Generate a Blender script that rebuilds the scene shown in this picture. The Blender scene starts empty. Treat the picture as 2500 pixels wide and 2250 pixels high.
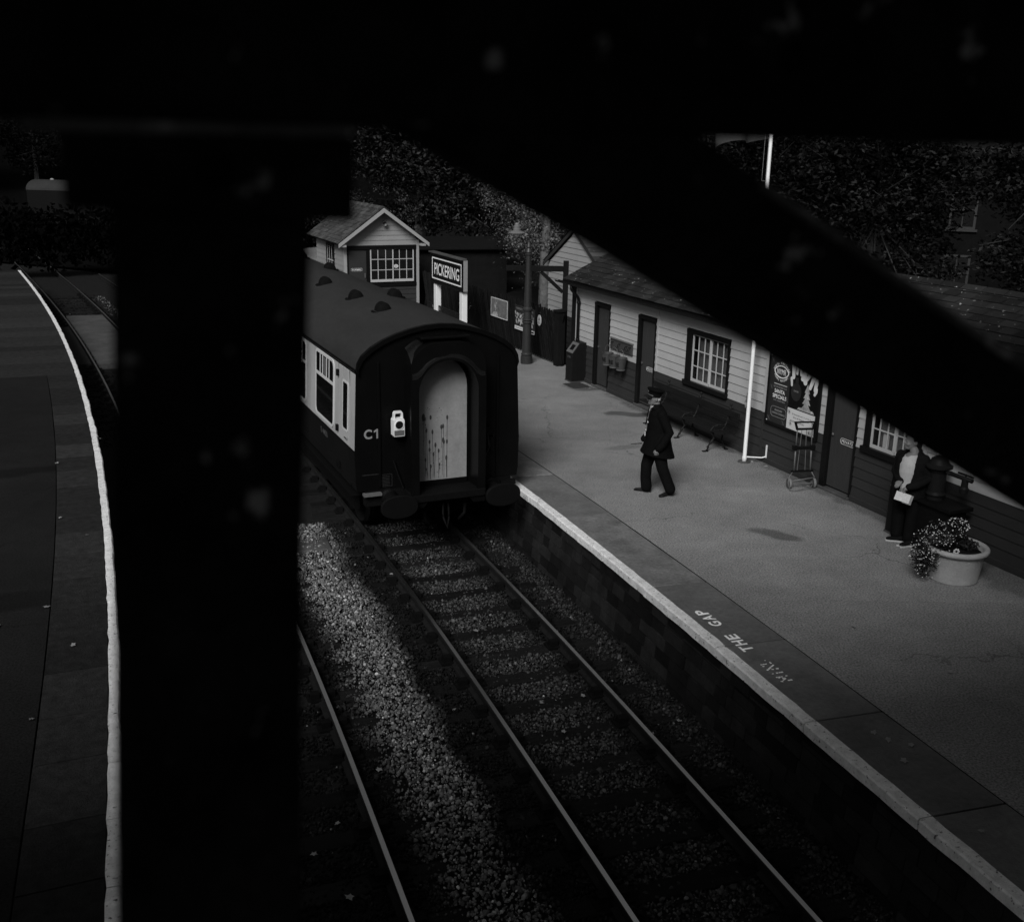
import bpy, math, random
import numpy as np
from mathutils import Vector, Matrix, noise

random.seed(7)
rng = np.random.default_rng(11)
scene = bpy.context.scene
R = math.radians

# ------------------------------------------------------------------ camera, sky, sun, exposure
H = 5.45                      # eye height above the platforms (z = 0)
ZR = -0.87                    # top of rail
cam_data = bpy.data.cameras.new("camera")
cam = bpy.data.objects.new("camera", cam_data)
scene.collection.objects.link(cam)
cam_data.sensor_fit = 'HORIZONTAL'
cam_data.sensor_width = 36.0
cam_data.lens = 36.0 * 2558.0 / 2500.0
cam_data.clip_start = 0.05
cam_data.clip_end = 600.0
cam.matrix_world = Matrix.Translation((0, 0, H)) @ Matrix.Rotation(R(90 - 16.4), 4, 'X') @ Matrix.Rotation(R(1.05), 4, 'Z')
cam_data.dof.use_dof = True
cam_data.dof.focus_distance = 18.0
cam_data.dof.aperture_fstop = 4.6
scene.camera = cam

SUN_EL, SUN_AZ = 38.0, -163.0  # degrees; azimuth clockwise from +Y
world = bpy.data.worlds.new("World")
scene.world = world
world.use_nodes = True
wn = world.node_tree
bg = wn.nodes["Background"]
sky = wn.nodes.new("ShaderNodeTexSky")
sky.sky_type = 'NISHITA'
sky.sun_disc = False
sky.sun_elevation = R(SUN_EL)
sky.sun_rotation = R(SUN_AZ)
sky.air_density = 2.0
sky.dust_density = 6.0
grey = wn.nodes.new("ShaderNodeHueSaturation")
grey.inputs["Saturation"].default_value = 0.0
wn.links.new(sky.outputs[0], grey.inputs["Color"])
wn.links.new(grey.outputs[0], bg.inputs["Color"])
bg.inputs["Strength"].default_value = 0.05

sun_data = bpy.data.lights.new("sun", 'SUN')
sun = bpy.data.objects.new("sun", sun_data)
scene.collection.objects.link(sun)
sun_data.energy = 4.5
sun_data.angle = R(24)
sun_data.color = (1, 1, 1)
sdir = Vector((math.sin(R(SUN_AZ)) * math.cos(R(SUN_EL)), math.cos(R(SUN_AZ)) * math.cos(R(SUN_EL)), math.sin(R(SUN_EL))))
sun.rotation_euler = sdir.to_track_quat('Z', 'Y').to_euler()
sun.location = (0, 30, 40)

scene.view_settings.view_transform = 'Standard'
scene.view_settings.look = 'None'
scene.view_settings.exposure = -0.55
scene.view_settings.gamma = 1.0
scene.cycles.max_bounces = 5
scene.cycles.diffuse_bounces = 3
scene.cycles.glossy_bounces = 3
scene.cycles.caustics_reflective = False
scene.cycles.caustics_refractive = False

# ------------------------------------------------------------------ materials
def M(name, col, rough=0.8, var=0.0, vs=6.0, bump=0.0, bs=60.0, spec=0.3, tone=0.0, metal=0.0, spots=None, stretch=None, bump2=None):
    """neutral painted / mineral surface: base value, broad tone variation, fine bump, optional pale spots (value, scale, threshold)"""
    m = bpy.data.materials.new(name)
    m.use_nodes = True
    nt = m.node_tree
    b = nt.nodes["Principled BSDF"]
    b.inputs["Roughness"].default_value = rough
    b.inputs["Metallic"].default_value = metal
    b.inputs["Specular IOR Level"].default_value = spec * (0.3 if not isinstance(col, tuple) and col < 0.016 and spec < 0.45 else 1.0)
    tc = nt.nodes.new("ShaderNodeTexCoord")
    vec = tc.outputs["Object"]
    if stretch:
        mp = nt.nodes.new("ShaderNodeMapping")
        mp.inputs["Scale"].default_value = stretch
        nt.links.new(vec, mp.inputs["Vector"])
        vec = mp.outputs[0]
    c = (col, col, col, 1) if not isinstance(col, tuple) else col
    cur = None
    def math_(op, a, bb):
        n = nt.nodes.new("ShaderNodeMath"); n.operation = op
        for i, v in enumerate((a, bb)):
            if hasattr(v, "node"): nt.links.new(v, n.inputs[i])
            else: n.inputs[i].default_value = v
        return n.outputs[0]
    def tex(scale, detail=5):
        n = nt.nodes.new("ShaderNodeTexNoise"); n.inputs["Scale"].default_value = scale; n.inputs["Detail"].default_value = detail
        n.inputs["Roughness"].default_value = 0.62
        nt.links.new(vec, n.inputs["Vector"])
        return n.outputs["Fac"]
    fac = None
    if var:
        f = math_('ADD', math_('MULTIPLY', math_('SUBTRACT', tex(vs), 0.5), var * 3.0), 1.0)
        f2 = math_('ADD', math_('MULTIPLY', math_('SUBTRACT', tex(vs * 9.3, 3), 0.5), var * 1.6), 1.0)
        fac = math_('MAXIMUM', math_('MULTIPLY', f, f2), 0.1)
    if tone:
        a = nt.nodes.new("ShaderNodeAttribute"); a.attribute_name = "tone"
        f = math_('ADD', math_('MULTIPLY', math_('SUBTRACT', a.outputs["Fac"], 0.5), 2 * tone), 1.0)
        fac = f if fac is None else math_('MULTIPLY', fac, f)
    if fac is not None:
        val = math_('MULTIPLY', fac, c[0])
        if spots:
            r = nt.nodes.new("ShaderNodeMapRange")
            r.inputs["From Min"].default_value = spots[2]; r.inputs["From Max"].default_value = spots[2] + 0.05
            nt.links.new(tex(spots[1], 4), r.inputs["Value"])
            val = math_('ADD', math_('MULTIPLY', val, math_('SUBTRACT', 1.0, r.outputs[0])), math_('MULTIPLY', r.outputs[0], spots[0]))
        comb = nt.nodes.new("ShaderNodeCombineColor")
        for i in range(3): nt.links.new(val, comb.inputs[i])
        nt.links.new(comb.outputs[0], b.inputs["Base Color"])
    else:
        b.inputs["Base Color"].default_value = c
    if bump:
        bn = nt.nodes.new("ShaderNodeBump")
        bn.inputs["Strength"].default_value = bump
        bn.inputs["Distance"].default_value = 0.02
        nt.links.new(tex(bs, 6), bn.inputs["Height"])
        nt.links.new(bn.outputs[0], b.inputs["Normal"])
    return m

def attr_material(name, rough=0.9, spec=0.2, lo=0.0, hi=1.0, backlight=False):
    """surface whose own colour is stored face by face in the mesh (stones, leaves)"""
    m = bpy.data.materials.new(name); m.use_nodes = True
    nt = m.node_tree; b = nt.nodes["Principled BSDF"]
    b.inputs["Roughness"].default_value = rough
    b.inputs["Specular IOR Level"].default_value = spec
    a = nt.nodes.new("ShaderNodeAttribute"); a.attribute_name = "tone"
    r = nt.nodes.new("ShaderNodeMapRange")
    r.inputs["To Min"].default_value = lo; r.inputs["To Max"].default_value = hi
    nt.links.new(a.outputs["Fac"], r.inputs["Value"])
    c = nt.nodes.new("ShaderNodeCombineColor")
    for i in range(3): nt.links.new(r.outputs[0], c.inputs[i])
    nt.links.new(c.outputs[0], b.inputs["Base Color"])
    return m

def blob_mask_asphalt(name, base, blobs):
    """worn asphalt: fine aggregate speckle, broad wear, and dark stains (x, y, rx, ry, rot, amount) in object space"""
    m = bpy.data.materials.new(name); m.use_nodes = True
    nt = m.node_tree; b = nt.nodes["Principled BSDF"]
    b.inputs["Roughness"].default_value = 0.95
    b.inputs["Specular IOR Level"].default_value = 0.06
    L = nt.links.new
    tc = nt.nodes.new("ShaderNodeTexCoord")
    def math_(op, a, bb=0.0):
        n = nt.nodes.new("ShaderNodeMath"); n.operation = op
        for i, v in enumerate((a, bb)):
            if hasattr(v, "node"): L(v, n.inputs[i])
            else: n.inputs[i].default_value = v
        return n.outputs[0]
    def tex(scale, detail=4, rough=0.6):
        n = nt.nodes.new("ShaderNodeTexNoise"); n.inputs["Scale"].default_value = scale
        n.inputs["Detail"].default_value = detail; n.inputs["Roughness"].default_value = rough
        L(tc.outputs["Object"], n.inputs["Vector"]); return n.outputs["Fac"]
    val = math_('MULTIPLY', math_('ADD', math_('MULTIPLY', tex(0.6, 6), 0.8), 0.60), base)
    val = math_('MULTIPLY', val, math_('ADD', math_('MULTIPLY', math_('SUBTRACT', tex(3.1, 6, .7), 0.5), 0.55), 1.0))
    sp = tex(42.0, 3, 0.7)
    val = math_('MULTIPLY', val, math_('ADD', math_('MULTIPLY', math_('SUBTRACT', sp, 0.5), 3.0), 1.0))
    warp = nt.nodes.new("ShaderNodeTexNoise"); warp.inputs["Scale"].default_value = 2.6; warp.inputs["Detail"].default_value = 5
    L(tc.outputs["Object"], warp.inputs["Vector"])
    for (x, y, rx, ry, rot, amt) in blobs:
        mp = nt.nodes.new("ShaderNodeMapping"); mp.vector_type = 'TEXTURE'
        mp.inputs["Location"].default_value = (x, y, 0); mp.inputs["Rotation"].default_value = (0, 0, R(rot)); mp.inputs["Scale"].default_value = (rx, ry, 1e6)
        L(tc.outputs["Object"], mp.inputs["Vector"])
        ln = nt.nodes.new("ShaderNodeVectorMath"); ln.operation = 'LENGTH'; L(mp.outputs[0], ln.inputs[0])
        d = math_('ADD', ln.outputs["Value"], math_('MULTIPLY', math_('SUBTRACT', warp.outputs["Fac"], 0.5), 1.5))
        mr = nt.nodes.new("ShaderNodeMapRange"); mr.inputs["From Min"].default_value = 0.75; mr.inputs["From Max"].default_value = 1.15
        mr.inputs["To Min"].default_value = 1.0 - amt; mr.inputs["To Max"].default_value = 1.0
        L(d, mr.inputs["Value"])
        val = math_('MULTIPLY', val, mr.outputs[0])
    va = nt.nodes.new("ShaderNodeVectorMath"); va.operation = 'ADD'
    vs_ = nt.nodes.new("ShaderNodeVectorMath"); vs_.operation = 'SCALE'; vs_.inputs["Scale"].default_value = 0.5
    L(warp.outputs["Color"], vs_.inputs[0]); L(tc.outputs["Object"], va.inputs[0]); L(vs_.outputs[0], va.inputs[1])
    vo = nt.nodes.new("ShaderNodeTexVoronoi"); vo.feature = 'DISTANCE_TO_EDGE'; vo.inputs["Scale"].default_value = 0.33
    L(va.outputs[0], vo.inputs["Vector"])
    ck = nt.nodes.new("ShaderNodeMapRange"); ck.inputs["From Min"].default_value = 0.0012; ck.inputs["From Max"].default_value = 0.0055
    ck.inputs["To Min"].default_value = 0.6; ck.inputs["To Max"].default_value = 1.0
    L(vo.outputs["Distance"], ck.inputs["Value"])
    mk = nt.nodes.new("ShaderNodeMapRange"); mk.inputs["From Min"].default_value = 0.46; mk.inputs["From Max"].default_value = 0.56
    L(tex(0.45, 3), mk.inputs["Value"])
    val = math_('MULTIPLY', val, math_('ADD', 1.0, math_('MULTIPLY', mk.outputs[0], math_('SUBTRACT', ck.outputs[0], 1.0))))
    # trench patches of different age
    vp = nt.nodes.new("ShaderNodeTexVoronoi"); vp.feature = 'F1'; vp.distance = 'CHEBYCHEV'; vp.inputs["Scale"].default_value = 0.21
    L(tc.outputs["Object"], vp.inputs["Vector"])
    sx_ = nt.nodes.new("ShaderNodeSeparateColor"); L(vp.outputs["Color"], sx_.inputs[0])
    val = math_('MULTIPLY', val, math_('ADD', 0.92, math_('MULTIPLY', sx_.outputs[0], 0.16)))
    c = nt.nodes.new("ShaderNodeCombineColor")
    for i in range(3): L(val, c.inputs[i])
    L(c.outputs[0], b.inputs["Base Color"])
    bn = nt.nodes.new("ShaderNodeBump"); bn.inputs["Strength"].default_value = 0.35; bn.inputs["Distance"].default_value = 0.006
    L(sp, bn.inputs["Height"]); L(bn.outputs[0], b.inputs["Normal"])
    return m

def glass(name, base=0.012, rough=0.06):
    m = M(name, base, rough, spec=0.5)
    return m

MT = dict(
    cream=M("cream weatherboard paint", 0.36, 0.55, 0.10, 2.5, 0.10, 18, 0.3, tone=0.10),
    dado=M("dark dado paint", 0.030, 0.6, 0.12, 3, 0.1, 20, 0.12, tone=0.12),
    door=M("mid grey door paint", 0.036, 0.6, 0.15, 2, 0.2, 30, 0.12, stretch=(14, 14, 1)),
    black_trim=M("black gloss trim", 0.006, 0.4, 0.1, 5, 0.1, 30, 0.35),
    white=M("white gloss paint", 0.72, 0.4, 0.06, 4, 0.05, 30, 0.4),
    worn_white=M("worn white edge paint", 0.66, 0.8, 0.34, 8, 0.5, 45, 0.1, tone=0.12, spots=(0.10, 26, 0.615)),
    sash=M("sash bar paint", 0.42, 0.5, 0.08, 6, 0.05, 40, 0.3),
    slate=M("roof slate", 0.018, 0.8, 0.30, 2.2, 0.35, 35, 0.12, tone=0.42, spots=(0.40, 13, 0.655)),
    hut_slate=M("hut roof slate", 0.050, 0.8, 0.30, 2.2, 0.35, 35, 0.15, tone=0.42, spots=(0.30, 14, 0.655)),
    hut_board=M("hut weatherboard paint", 0.24, 0.55, 0.10, 2.5, 0.08, 20, 0.3, tone=0.10),
    hut_trim=M("hut bargeboard paint", 0.30, 0.5, 0.08, 3, 0.05, 30, 0.3),
    stone_edge=M("platform edge flagstone", 0.120, 0.9, 0.40, 1.6, 0.6, 30, 0.08, tone=0.25),
    old_stone=M("flaked sandstone flag", 0.150, 0.9, 0.55, 2.6, 1.0, 14, 0.10, tone=0.25),
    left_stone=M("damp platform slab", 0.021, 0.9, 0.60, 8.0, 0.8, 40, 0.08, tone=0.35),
    wall_brick=M("sooty platform wall", 0.013, 0.9, 0.5, 3.0, 0.7, 14, 0.15, tone=0.5),
    ballast_bed=M("oily ballast grit", 0.014, 0.95, 0.5, 9, 0.8, 40, 0.1),
    ground=M("dark soil", 0.008, 0.95, 0.5, 0.3, 0.5, 6, 0.1),
    sleeper=M("creosoted sleeper", 0.012, 0.9, 0.5, 3, 0.6, 25, 0.06, tone=0.3, stretch=(1, 6, 6)),
    chair=M("rusty iron", 0.005, 0.8, 0.4, 20, 0.4, 60, 0.2),
    rail=M("rusty rail side", 0.012, 0.75, 0.4, 8, 0.3, 50, 0.2),
    railtop=M("polished rail head", 0.62, 0.30, 0.15, 5, 0.05, 80, 0.5, metal=1.0, stretch=(30, 1, 30)),
    coach_black=M("coach end black gloss", 0.003, 0.38, 0.3, 3, 0.08, 12, 0.3),
    hood=M("glossy gangway hood", 0.006, 0.22, 0.3, 2, 0.25, 3.0, 0.5),
    coach_lower=M("maroon coach side", 0.0075, 0.35, 0.3, 2, 0.05, 12, 0.35),
    coach_cream=M("cream coach side", 0.38, 0.35, 0.22, 1.6, 0.03, 20, 0.4, stretch=(3, 3, .5)),
    coach_roof=M("sooty coach roof", 0.028, 0.85, 0.22, 1.5, 0.15, 20, 0.08, stretch=(1, 0.35, 1)),
    aluminium=M("window frame aluminium", 0.55, 0.35, 0.1, 8, 0.02, 30, 0.5),
    iron=M("black ironwork", 0.004, 0.6, 0.3, 20, 0.2, 60, 0.3),
    buffer=M("greasy buffer face", 0.003, 0.7, 0.3, 9, 0.2, 40, 0.3),
    letter=M("faded lettering", 0.22, 0.6, 0.2, 30, 0, 1, 0.2),
    letter_dim=M("dim lettering", 0.10, 0.6, 0.2, 30, 0, 1, 0.2),
    letter_white=M("white lettering", 0.78, 0.5, 0.05, 10, 0, 1, 0.3),
    fence=M("black stained fence", 0.0075, 0.8, 0.4, 4, 0.3, 30, 0.2, tone=0.5),
    lamp=M("lamp post paint", 0.022, 0.45, 0.2, 4, 0.1, 30, 0.35),
    lamp_glass=M("milk glass bowl", 0.75, 0.2, 0.05, 9),
    sign_black=M("sign black enamel", 0.006, 0.35, 0.2, 5),
    panel_dark=M("poster board dark panel", 0.018, 0.4, 0.1, 5),
    panel_mid=M("poster mid tone", 0.085, 0.4, 0.5, 12),
    panel_pic=M("poster picture tones", 0.30, 0.4, 0.75, 9, spots=(0.7, 14, 0.60)),
    panel_white=M("poster white paper", 0.55, 0.5, 0.06, 5),
    bin=M("litter bin paint", 0.008, 0.5, 0.2, 6, 0.1, 30, 0.3),
    steel=M("dull steel", 0.10, 0.45, 0.25, 14, 0.1, 40, 0.4),
    bucket=M("fire bucket paint", 0.045, 0.45, 0.2, 10, 0.1, 30, 0.35),
    bench=M("dark bench slats", 0.010, 0.5, 0.3, 5, 0.2, 30, 0.3),
    bench_iron=M("rustic bench iron", 0.012, 0.5, 0.3, 25, 0.3, 40, 0.35),
    rubber=M("grey rubber tyre", 0.14, 0.7, 0.1, 20),
    planter=M("painted planter", 0.31, 0.75, 0.22, 5, 0.3, 40, 0.2, spots=(0.14, 8, 0.69)),
    soil=M("planter soil", 0.010, 0.95, 0.4, 15, 0.8, 30, 0.1),
    skin=M("skin", 0.145, 0.55, 0.10, 30, 0, 1, 0.3),
    hair=M("dark hair", 0.010, 0.5, 0.3, 60, 0.3, 120, 0.3),
    hair_grey=M("grey hair", 0.38, 0.6, 0.2, 80, 0.3, 160, 0.3),
    uniform=M("black uniform wool", 0.0035, 0.85, 0.3, 9, 0.3, 70, 0.15),
    trousers=M("black trousers", 0.0045, 0.85, 0.3, 9, 0.25, 60, 0.15),
    leather=M("black shoe leather", 0.009, 0.35, 0.2, 20, 0.1, 60, 0.4),
    shirt=M("white shirt", 0.36, 0.8, 0.10, 12, 0.35, 14, 0.2),
    jacket=M("dark hooded jacket", 0.0065, 0.85, 0.3, 12, 0.3, 60, 0.15),
    sole=M("pale shoe sole", 0.42, 0.6, 0.1, 20),
    paper=M("printed paper", 0.55, 0.6, 0.18, 30),
    timber=M("black flaking bridge timber", 0.022, 0.85, 0.8, 14, 0.5, 40, 0.04, spots=(0.42, 26, 0.648)),
    deck=M("bridge deck planks", 0.02, 0.85, 0.4, 5, 0.3, 30, 0.2),
    roofing=M("shed roof sheeting", 0.008, 0.8, 0.3, 2, 0.2, 20, 0.2),
    bark=M("tree bark", 0.030, 0.9, 0.5, 8, 0.8, 25, 0.1),
    birch=M("pale birch bark", 0.10, 0.85, 0.7, 6, 0.6, 20, 0.1),
    house=M("sandstone house wall", 0.006, 0.9, 0.3, 3, 0.5, 12, 0.1),
    hill=M("wooded hillside", 0.003, 0.95, 0.6, 0.25, 0.6, 2, 0.05),
    concrete=M("patched concrete", 0.055, 0.85, 0.65, 1.1, 0.4, 20, 0.2),
    drain=M("cast drain grid", 0.03, 0.7, 0.3, 12, 0.4, 40, 0.3),
    rope=M("halyard rope", 0.2, 0.8),
    brass=M("bright knob", 0.6, 0.25, spec=0.5, metal=1.0),
    flag=M("flag cloth", 0.030, 0.8, 0.4, 3, 0.2, 10, 0.2),
    leafpale=M("dry leaf", 0.20, 0.8, 0.3, 40, 0.2, 60, 0.2),
    vent=M('sooty vent', 0.006, 0.85, 0.3, 9, 0.2, 30, 0.1),
    far_sash=M('shaded sash paint', 0.022, 0.6),  # white sash colour darkened in place of shade
    panel_photo=M('faded photo print', 0.12, 0.4, 0.6, 5),
    pump=M('dark pump paint', 0.010, 0.5, 0.2, 6, 0.1, 30, 0.2),
    shaded_wing_board=M('wing boards darkened as shade', 0.26, 0.55, 0.10, 2.5, 0.10, 18, 0.3, tone=0.10),  # cream board colour lowered to stand for shade on the wing
    shade=M('lamp shade enamel', 0.13, 0.45, 0.2, 4, 0.1, 30, 0.3),
    stain=M("spray drips", 0.035, 0.7, 0.4, 30),
    curtain=M("blind slats", 0.11, 0.8, 0.2, 20),
)
MT['hood'].node_tree.nodes['Principled BSDF'].inputs['Coat Weight'].default_value = 0.2
MT['hood'].node_tree.nodes['Principled BSDF'].inputs['Coat Roughness'].default_value = 0.25
MT['coach_door'] = M("gangway door panel", 0.23, 0.5, 0.26, 2.6, 0.04, 20, 0.3)
MT['coach_glass'] = glass("coach window glass", 0.006, 0.04)
MT['glass'] = glass("window glass", 0.010, 0.07)
MT['lens'] = glass("dark lamp lens", 0.008, 0.1)
MT['stones'] = attr_material("ballast stones", 0.9, 0.15)
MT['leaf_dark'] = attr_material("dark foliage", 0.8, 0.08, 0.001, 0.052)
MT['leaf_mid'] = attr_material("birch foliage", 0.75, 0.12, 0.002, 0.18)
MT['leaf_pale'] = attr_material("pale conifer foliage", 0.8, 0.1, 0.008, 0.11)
MT['leaf_right'] = attr_material("dark-toned foliage", 0.8, 0.05, 0.0005, 0.030)  # dark leaf colours of the right-hand trees themselves
MT['leaf_black'] = attr_material('near-black foliage', 0.9, 0.03, 0.0003, 0.012)  # leaf colour itself is near black
MT['flower'] = attr_material("flower heads and leaves", 0.7, 0.2, 0.0, 0.62)
MT['asphalt'] = blob_mask_asphalt("platform asphalt", 0.185, [
    (4.00, 14.84, 0.42, 0.17, -32, 0.5), (2.58, 22.3, 0.62, 0.2, -10, 0.55), (2.2, 19.6, 0.4, 0.15, 20, 0.25),
    (1.6, 25.0, 0.5, 0.35, -60, 0.5), (5.5, 16.9, 3.2, 0.28, -67, 0.35), (3.4, 21.8, 3.2, 0.30, -67, 0.4), (7.0, 12.6, 2.5, 0.35, -67, 0.35)])
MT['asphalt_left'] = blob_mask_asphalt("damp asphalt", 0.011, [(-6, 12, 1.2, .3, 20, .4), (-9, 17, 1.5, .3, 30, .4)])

# ------------------------------------------------------------------ mesh helpers
col = scene.collection

class MB:
    def __init__(s): s.V = []; s.F = []; s.T = []
    def add(s, vs, fs, tone=0.5):
        k = len(s.V); s.V.extend([tuple(v) for v in vs])
        for f in fs: s.F.append(tuple(i + k for i in f)); s.T.append(tone)
        return s
    def box(s, x0, x1, y0, y1, z0, z1, tone=0.5, mat=None):
        v = [(x0, y0, z0), (x1, y0, z0), (x1, y1, z0), (x0, y1, z0), (x0, y0, z1), (x1, y0, z1), (x1, y1, z1), (x0, y1, z1)]
        if mat is not None: v = [tuple(mat @ Vector(p)) for p in v]
        return s.add(v, [(0, 3, 2, 1), (4, 5, 6, 7), (0, 1, 5, 4), (1, 2, 6, 5), (2, 3, 7, 6), (3, 0, 4, 7)], tone)
    def bar(s, a, b, w, h, tone=0.5, up=(0, 0, 1)):
        a = Vector(a); b = Vector(b); d = b - a; L = d.length; d.normalize()
        u = Vector(up)
        if abs(d.dot(u)) > 0.98: u = Vector((1, 0, 0))
        x = d.cross(u).normalized(); z = x.cross(d)
        m = Matrix((x, d, z)).transposed().to_4x4(); m.translation = a
        return s.box(-w / 2, w / 2, 0, L, -h / 2, h / 2, tone, m)
    def prism(s, pts, d0, d1, f, tone=0.5):
        n = len(pts)
        v = [f(a, b, d0) for a, b in pts] + [f(a, b, d1) for a, b in pts]
        fs = [tuple(range(n))[::-1], tuple(range(n, 2 * n))] + [(i, (i + 1) % n, n + (i + 1) % n, n + i) for i in range(n)]
        return s.add(v, fs, tone)
    def ring(s, outer, inner, d0, d1, f, tone=0.5, closed=True):
        n = len(outer)
        v = [f(a, b, d0) for a, b in outer] + [f(a, b, d0) for a, b in inner] + [f(a, b, d1) for a, b in outer] + [f(a, b, d1) for a, b in inner]
        fs = []
        for i in range(n if closed else n - 1):
            j = (i + 1) % n
            fs += [(i, j, n + j, n + i), (2 * n + i, 3 * n + i, 3 * n + j, 2 * n + j), (i, 2 * n + i, 2 * n + j, j), (n + i, n + j, 3 * n + j, 3 * n + i)]
        if not closed:
            fs += [(0, n, 3 * n, 2 * n), (n - 1, 3 * n - 1, 4 * n - 1, 2 * n - 1)]
        return s.add(v, fs, tone)
    def tube(s, pts, r, n=8, tone=0.5, flat=1.0, caps=True):
        P = [Vector(p) for p in pts]; k = len(P)
        rr = r if isinstance(r, (list, tuple)) else [r] * k
        v = []; ref = None
        for i in range(k):
            d = (P[min(i + 1, k - 1)] - P[max(i - 1, 0)]).normalized()
            if ref is None: ref = Vector((0, 0, 1)) if abs(d.z) < 0.9 else Vector((1, 0, 0))
            x = d.cross(ref).normalized(); y = x.cross(d).normalized(); ref = y
            for j in range(n):
                a = 2 * math.pi * j / n
                v.append(P[i] + x * (rr[i] * math.cos(a)) + y * (rr[i] * flat * math.sin(a)))
        fs = [(i * n + j, i * n + (j + 1) % n, (i + 1) * n + (j + 1) % n, (i + 1) * n + j) for i in range(k - 1) for j in range(n)]
        if caps: fs += [tuple(range(n))[::-1], tuple(range((k - 1) * n, k * n))]
        return s.add(v, fs, tone)
    def lathe(s, prof, n=24, c=(0, 0, 0), tone=0.5, sx=1, sy=1):
        v = []; k = len(prof)
        for r, z in prof:
            for j in range(n):
                a = 2 * math.pi * j / n
                v.append((c[0] + r * sx * math.cos(a), c[1] + r * sy * math.sin(a), c[2] + z))
        fs = [(i * n + j, i * n + (j + 1) % n, (i + 1) * n + (j + 1) % n, (i + 1) * n + j) for i in range(k - 1) for j in range(n)]
        if prof[0][0] > 1e-4: fs.append(tuple(range(n))[::-1])
        if prof[-1][0] > 1e-4: fs.append(tuple(range((k - 1) * n, k * n)))
        return s.add(v, fs, tone)
    def ell(s, c, r, rot=None, n=14, m=9, tone=0.5):
        v = []; c = Vector(c)
        rot = rot or Matrix.Identity(3)
        for i in range(m + 1):
            t = math.pi * i / m
            for j in range(n):
                a = 2 * math.pi * j / n
                p = Vector((r[0] * math.sin(t) * math.cos(a), r[1] * math.sin(t) * math.sin(a), r[2] * math.cos(t)))
                v.append(c + rot @ p)
        fs = [(i * n + j, (i + 1) * n + j, (i + 1) * n + (j + 1) % n, i * n + (j + 1) % n) for i in range(m) for j in range(n)]
        return s.add(v, fs, tone)
    def loft(s, rings, n=20, tone=0.5, power=2.0):
        """rings: (cx, cy, cz, rx, ry, rot deg[, tilt slope dz/dx])"""
        v = []; k = len(rings)
        for q in rings:
            cx, cy, cz, rx, ry, ro = q[:6]; sl = q[6] if len(q) > 6 else 0.0
            for j in range(n):
                a = 2 * math.pi * j / n
                ca, sa = math.cos(a), math.sin(a)
                x = rx * math.copysign(abs(ca) ** (2 / power), ca); y = ry * math.copysign(abs(sa) ** (2 / power), sa)
                c_, s_ = math.cos(R(ro)), math.sin(R(ro))
                X, Y = x * c_ - y * s_, x * s_ + y * c_
                v.append((cx + X, cy + Y, cz + sl * X))
        fs = [(i * n + j, i * n + (j + 1) % n, (i + 1) * n + (j + 1) % n, (i + 1) * n + j) for i in range(k - 1) for j in range(n)]
        fs += [tuple(range(n))[::-1], tuple(range((k - 1) * n, k * n))]
        return s.add(v, fs, tone)
    def build(s, name, mat, parent=None, smooth=False, bevel=0.0, loc=None):
        me = bpy.data.meshes.new(name)
        me.from_pydata(s.V, [], s.F)
        at = me.attributes.new("tone", 'FLOAT', 'FACE'); at.data.foreach_set("value", s.T)
        me.materials.append(MT[mat] if isinstance(mat, str) else mat)
        if smooth: me.shade_smooth()
        o = bpy.data.objects.new(name, me); col.objects.link(o)
        if parent is not None: o.parent = parent
        if loc is not None: o.location = loc
        if bevel:
            b = o.modifiers.new("edge", 'BEVEL'); b.width = bevel; b.segments = 2; b.limit_method = 'ANGLE'; b.angle_limit = R(40)
        return o

def npmesh(name, V, F, tones, mat, parent=None, smooth=False):
    """V (n,3), F (m,k) arrays, tones (m,)"""
    me = bpy.data.meshes.new(name)
    n, (m, k) = len(V), F.shape
    me.vertices.add(n); me.vertices.foreach_set("co", np.asarray(V, np.float32).ravel())
    me.loops.add(m * k); me.loops.foreach_set("vertex_index", F.astype(np.int32).ravel())
    me.polygons.add(m); me.polygons.foreach_set("loop_start", np.arange(0, m * k, k, dtype=np.int32))
    me.update(calc_edges=True)
    at = me.attributes.new("tone", 'FLOAT', 'FACE'); at.data.foreach_set("value", np.asarray(tones, np.float32))
    me.materials.append(MT[mat])
    o = bpy.data.objects.new(name, me); col.objects.link(o)
    if parent is not None: o.parent = parent
    return o

def thing(name, label, cat, loc=(0, 0, 0), rz=0.0, group=None):
    o = bpy.data.objects.new(name, None); col.objects.link(o)
    o.empty_display_size = 0.2
    o.location = loc; o.rotation_euler = (0, 0, R(rz))
    return tag(o, label, cat, group)
def tag(o, label, cat, group=None):
    o['label'] = label; o['category'] = cat
    if group: o['group'] = group
    return o
def kind(o, k='structure'):
    o['kind'] = k; return o
def dup(root, loc, rz=None, label=None):
    r = root.copy(); col.objects.link(r); r.location = loc
    if rz is not None: r.rotation_euler = (0, 0, R(rz))
    if label: r['label'] = label
    for ch in list(root.children):
        c = ch.copy(); col.objects.link(c); c.parent = r
        for g in ch.children:
            d = g.copy(); col.objects.link(d); d.parent = c
    return r

XZ = lambda a, b, d: (a, d, b)      # outline in the x-z plane, depth along y
XY = lambda a, b, d: (a, b, d)
YZ = lambda a, b, d: (d, a, b)

def rrect(x0, x1, z0, z1, r, n=5):
    p = []
    for cx, cz, a0 in ((x1 - r, z1 - r, 0), (x0 + r, z1 - r, 90), (x0 + r, z0 + r, 180), (x1 - r, z0 + r, 270)):
        for i in range(n + 1):
            a = R(a0 + 90 * i / n); p.append((cx + r * math.cos(a), cz + r * math.sin(a)))
    return p
def rect(x0, x1, z0, z1): return [(x1, z1), (x0, z1), (x0, z0), (x1, z0)]

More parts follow.
